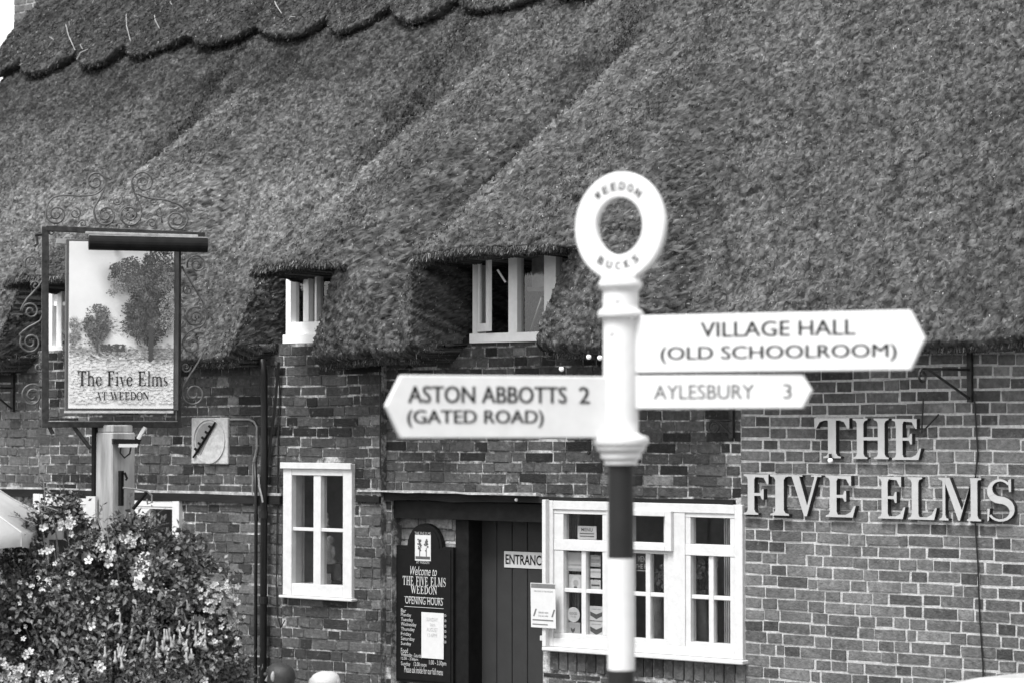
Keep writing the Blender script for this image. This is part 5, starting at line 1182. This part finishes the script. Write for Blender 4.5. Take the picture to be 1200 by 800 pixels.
# hanging tubular blossoms
def bell_mesh():
    q = MB(); q.lathe((0, 0), [(.10, 0), (.12, -.5), (.16, -.8), (.30, -1.0), (.24, -1.15), (.05, -1.3)][::-1], 7)
    me = bpy.data.meshes.new('tubular_flower'); me.from_pydata(q.v, [], q.f); me.materials.append(mat('pale_tube_petal', .26, .3, 60, .5, 0)); me.polygons.foreach_set('use_smooth', [True] * len(me.polygons)); return me
BM_ = bell_mesh()
for (cx_, cy_, n, sp) in ((163, 720, 9, 14), (212, 715, 6, 10), (197, 746, 11, 12), (143, 758, 7, 8), (220, 752, 5, 5), (235, 738, 6, 9), (175, 750, 4, 8)):
    for _ in range(n):
        px, py = rnd.gauss(cx_, sp * .8), rnd.gauss(cy_, 9); addflower(px, py, 9, me=BM_); o = COL.objects[-1] if False else None
for o in [c for c in shr.children if c.data is BM_]:
    o.name = 'tubular_flower'; o.rotation_euler = (rnd.uniform(-.25, .25), rnd.uniform(-.25, .25), 0); o.scale = tuple([v * rnd.uniform(.95, 1.3) for v in (1, 1, 1)]); s_ = 10 / sb_; o.scale = (s_, s_, s_ * 1.1)

# ================================================================== PARASOL (left edge)
pa = BP(-180, 451, .25); cz_ = pa.z
par = thing('garden_parasol', (pa.x, pa.y, 0), 'pale canvas garden parasol at the left edge behind the shrub', 'parasol')
q = MB(); n = 8; Rr = 1.08; rimz = 2.06; rings = []
for t in (0.02, .25, .5, .75, 1.0):
    for k in range(n * 4):
        a = 2 * PI * k / (n * 4) + .2; seg = math.cos(PI / n) / math.cos(((a - .2) % (2 * PI / n)) - PI / n); sag = .05 * math.sin(PI * t) + .012 * t * math.sin(k * 2.3) + .008 * math.sin(k * 5.1 + t * 9)
        rings.append((pa.x + Rr * t * seg * math.cos(a), pa.y + Rr * t * seg * math.sin(a), cz_ + (rimz - cz_) * t - sag))
for k in range(n * 4): x_, y_, z_ = rings[4 * n * 4 + k]; rings.append((x_, y_, z_ - .07 - .010 * math.sin(k * 1.9)))
m4 = n * 4; q.add(rings, [(i * m4 + k, i * m4 + (k + 1) % m4, (i + 1) * m4 + (k + 1) % m4, (i + 1) * m4 + k) for i in range(5) for k in range(m4)] + [tuple(range(m4))]); q.build('canopy', CLOTH, par, smooth=True)
for k in range(n):
    q = MB(); q.tube([Vector(rings[i * m4 + k * 4]) + EZ * .002 for i in range(6)], .0045, 4); q.build('seam', mat('canvas_seam', .38, .2, 20), par)
for k in range(n):
    a = 2 * PI * k / n + .2; q = MB(); q.tube([(pa.x, pa.y, cz_ - .05), (pa.x + Rr * .97 * math.cos(a), pa.y + Rr * .97 * math.sin(a), rimz - .05)], .008, 5); q.build('rib', WOODP, par)
q = MB(); q.tube([(pa.x, pa.y, .05), (pa.x, pa.y, cz_ + .06)], .022, 10); q.build('pole', WOODP, par); q = MB(); q.lathe((pa.x, pa.y), [(.25, 0), (.25, .05), (.06, .12)], 20); q.build('base', LEAD, par)

# ================================================================== PARKED CAR (its roof shows at the lower right)
def car():
    tp = PD(1195, 800, 10.9); t = thing('parked_car', (tp.x, tp.y, 0), 'white parked car whose roof shows at the lower right corner', 'car')
    cx, cy = tp.x, tp.y; L_, Wd = 4.2, 1.72; zt = 1.452
    prof = [(-2.1, .35, 0), (-2.1, .75, 0), (-1.95, .9, 0), (-1.2, .98, 0), (-.6, 1.40, 1), (-.2, 1.49, 1), (.5, 1.52, 1), (1.3, 1.47, 1), (1.85, 1.02, 0), (2.08, .9, 0), (2.1, .35, 0)]
    st = [(-1, .93), (-.96, 1.0), (-.6, 1.0), (0, 1.0), (.6, 1.0), (.96, 1.0), (1, .93)]
    q = MB(); vs = []; k = 0
    zoff = zt - 1.52
    for s_, f_ in st:
        for x_, z_, up in prof:
            yw = s_ * Wd / 2 * (.80 if up else 1.0); crown_ = (.035 * (1 - s_ * s_)) if up else 0
            vs.append((cx + x_, cy + yw, (z_ + zoff + crown_) if z_ > .4 else .28))
    n = len(prof); fs = [(i * n + j, (i + 1) * n + j, (i + 1) * n + j + 1, i * n + j + 1) for i in range(len(st) - 1) for j in range(n - 1)] + [tuple(range(n)), tuple(reversed(range((len(st) - 1) * n, len(st) * n)))]
    q.add(vs, fs); q.build('body', CARP, t, smooth=False, bevel=.012)
    for s_ in (-1, 1):
        for (xa, xb) in ((-.72, .18), (.26, 1.25)):
            q = MB(); yo = cy + s_ * (Wd / 2 + .004); yi = cy + s_ * (Wd / 2 * .84)
            q.add([(cx + xa, yo - s_ * .03, 1.06 + zoff), (cx + xb, yo - s_ * .03, 1.06 + zoff), (cx + xb - .08, yi, 1.40 + zoff), (cx + xa + .28, yi, 1.40 + zoff)], [(0, 1, 2, 3)]); q.build('side_window', BLACK, t)
        for xw in (-1.35, 1.3):
            q = MB(); c = Vector((cx + xw, cy + s_ * (Wd / 2 - .09), .32)); q.tube([c - Vector((0, .1, 0)), c + Vector((0, .1, 0))], .32, 24); wh = q.build('wheel', TYRE, t)
            q = MB(); q.tube([c + Vector((0, s_ * .085, 0)), c + Vector((0, s_ * .105, 0))], .19, 16); q.build('rim', CHROME, wh)
        q = MB(); blob(q, (cx - 2.08, cy + s_ * .62, .72), .1, 6, (.5, 1.3, .8), 0); q.build('headlight', PAPER, t)
        q = MB(); blob(q, (cx + 2.08, cy + s_ * .7, .8), .09, 6, (.4, .8, 1.3), 0); q.build('tail_light', PAPERG, t)
        q = MB(); blob(q, (cx - .65, cy + s_ * (Wd / 2 + .08), 1.08), .08, 6, (.6, 1, .7), 0); q.build('mirror', BLACK, t)
    q = MB(); q.add([(cx - 1.2, cy - .68, 1.0), (cx - 1.2, cy + .68, 1.0), (cx - .66, cy + .58, 1.36), (cx - .66, cy - .58, 1.36)], [(0, 1, 2, 3)]); q.v = [(v[0] - .03, v[1], v[2] - .05) for v in q.v[:4]]; q.build('windscreen', BLACK, t)
car()

# ================================================================== PEOPLE ON BENCHES (heads show at the lower edge)
def skin_body(verts, edges, radii, name, m, parent):
    me = bpy.data.meshes.new(name); me.from_pydata([tuple(v) for v in verts], edges, []); o = bpy.data.objects.new(name, me); COL.objects.link(o)
    mod = o.modifiers.new('skin', 'SKIN'); mod.use_smooth_shade = True; sub = o.modifiers.new('sub', 'SUBSURF'); sub.levels = 2; sub.render_levels = 2
    for i, r in enumerate(radii): me.skin_vertices[0].data[i].radius = (r, r) if not isinstance(r, tuple) else r
    me.skin_vertices[0].data[0].use_root = True
    dg = bpy.context.evaluated_depsgraph_get(); out = bpy.data.meshes.new_from_object(o.evaluated_get(dg)); out.name = name; bpy.data.objects.remove(o)
    out.materials.clear(); out.materials.append(m)
    return link(name, out, None, parent, True)
def person(px, pytop, dep, head_r, face, label, hair_m, cloth_m, lean=0.0, hair_long=False, bald=False):
    top = PD(px, pytop, dep); fx = Vector(face).normalized(); sx = fx.cross(EZ); hc = top - EZ * (head_r * 1.25)
    seat_z = hc.z - .70; hip = Vector((hc.x, hc.y, seat_z)) - fx * (.04 + lean)
    t = thing('person', Vector((hip.x, hip.y, 0)), label, 'person')
    neck = hc - EZ * .14 - fx * .03; chest = hip.lerp(neck, .62) - fx * .01
    V = [hip, hip.lerp(chest, .5), chest, neck - EZ * .05, neck, hc - EZ * .06 + fx * .01, hc, hc + EZ * .05 - fx * .005]; R = [(.15, .11), (.14, .10), (.165, .105), (.07, .07), (.052, .055), (.058, .07), (head_r * .92, head_r * 1.08), (head_r * .72, head_r * .9)]
    E = [(i, i + 1) for i in range(7)]
    def add(p, r, par): V.append(p); R.append(r); E.append((par, len(V) - 1)); return len(V) - 1
    for s in (-1, 1):
        sh = add(chest + sx * (s * .19) + EZ * .07, .055, 2); el = add(chest + sx * (s * .25) - EZ * .22 + fx * .08, .042, sh); wr = add(chest + sx * (s * .14) - EZ * .30 + fx * .30, .028, el)
        pm = add(V[wr] + fx * .07 - EZ * .005, (.038, .018), wr)
        for k in range(4):
            o_ = V[pm] + sx * ((k - 1.5) * .019) + fx * .03; a = add(o_, .009, pm); add(o_ + fx * (.035 + .006 * (1.5 - abs(k - 1.5))) - EZ * .02, .0075, a)
        a = add(V[wr] + fx * .03 - sx * (s * .035), .010, wr); add(V[a] + fx * .035 - EZ * .01, .008, a)
        kn = add(hip + sx * (s * .12) + fx * .44 + EZ * .02, .068, 0); an = add(Vector((V[kn].x, V[kn].y, .2)) - fx * .02, .042, kn); add(V[an] + fx * .17 - EZ * .05, .035, an)
    body = skin_body(V, E, R, 'body', SKIN, t)
    def shell(nm, test, grow, m):
        src = body.data; bm = bmesh.new(); bm.from_mesh(src); bm.normal_update()
        bmesh.ops.delete(bm, geom=[f for f in bm.faces if not test(f.calc_center_median())], context='FACES')
        for v in bm.verts: v.co += v.normal * (grow + rnd.uniform(0, .003))
        me = bpy.data.meshes.new(nm); bm.to_mesh(me); bm.free(); return link(nm, me, m, t, True)
    shell('shirt', lambda c: hip.z - .05 < c.z < neck.z - .035 and (c - chest).dot(fx) < .30 and not ((c - hip).dot(fx) > .2 and c.z < chest.z - .36), .013, cloth_m)
    shell('trousers', lambda c: .24 < c.z < hip.z + .09, .014, SHIRT2)
    shell('shoe', lambda c: c.z < .22, .012, TYRE)
    if not bald: shell('hair', lambda c: (c - hc).length < .25 and c.z > hc.z - (.16 if hair_long else .05) and ((c - hc).dot(fx) < .035 or c.z > hc.z + head_r * .75), .016, hair_m)
    for s in (-1, 1): q = MB(); blob(q, hc + fx * (head_r * .98) + sx * (s * .032) + EZ * .005, .011, 6, jit=0); q.build('eye', PAPERD, t)
    q = MB(); nb = hc + fx * (head_r * 1.0); q.add([nb + EZ * .01, nb - EZ * .035 + sx * .015, nb - EZ * .035 - sx * .015, nb - EZ * .032 + fx * .026], [(0, 1, 3), (0, 3, 2), (1, 2, 3)]); q.build('nose', SKIN, t)
    q = MB(); q.tube([nb - EZ * .06 - sx * .022 - fx * .012, nb - EZ * .062 - fx * .004, nb - EZ * .06 + sx * .022 - fx * .012], .005, 5); q.build('mouth', PAPERG, t)
    for s in (-1, 1): q = MB(); blob(q, hc + sx * (s * head_r * .95) - fx * .005, .026, 6, (.4, .7, 1.1), 0); q.build('ear', SKIN, t)
    return t, hip, fx, sx
def bench(hip, fx, sx, label):
    t = thing('bench', Vector((hip.x, hip.y, 0)), label, 'bench'); z = hip.z - .125; c = Vector((hip.x, hip.y, z)) + fx * .08
    for k in range(3):
        q = MB(); o = c + fx * ((k - 1) * .12); q.prism([(-.7, -.02), (.7, -.02), (.7, .02), (-.7, .02)], o, sx, EZ, -.05, .05); q.build('slat', WOODP, t, bevel=.004)
    for s in (-1, 1):
        q = MB(); o = c + sx * (s * .55); q.tube([o + fx * .15 - EZ * .02, Vector((o.x, o.y, .02)) + fx * .18], .03, 6); q.build('leg', WOODP, t); q = MB(); q.tube([o - fx * .15 - EZ * .02, Vector((o.x, o.y, .02)) - fx * .18], .03, 6); q.build('leg', WOODP, t)
_, h, fx, sx = person(381, 777.5, 13.0, .082, (-.35, .9, 0), 'seated person seen from behind with short white hair', HAIRW, SHIRT2); bench(h, fx, sx, 'bench under the white-haired person')
_, h, fx, sx = person(328, 771, 12.6, .070, (-.9, -.15, 0), 'dark-haired person in a pale patterned top beside the shrub', HAIRD, SHIRT, lean=-.12, hair_long=True); bench(h, fx, sx, 'bench under the dark-haired person')
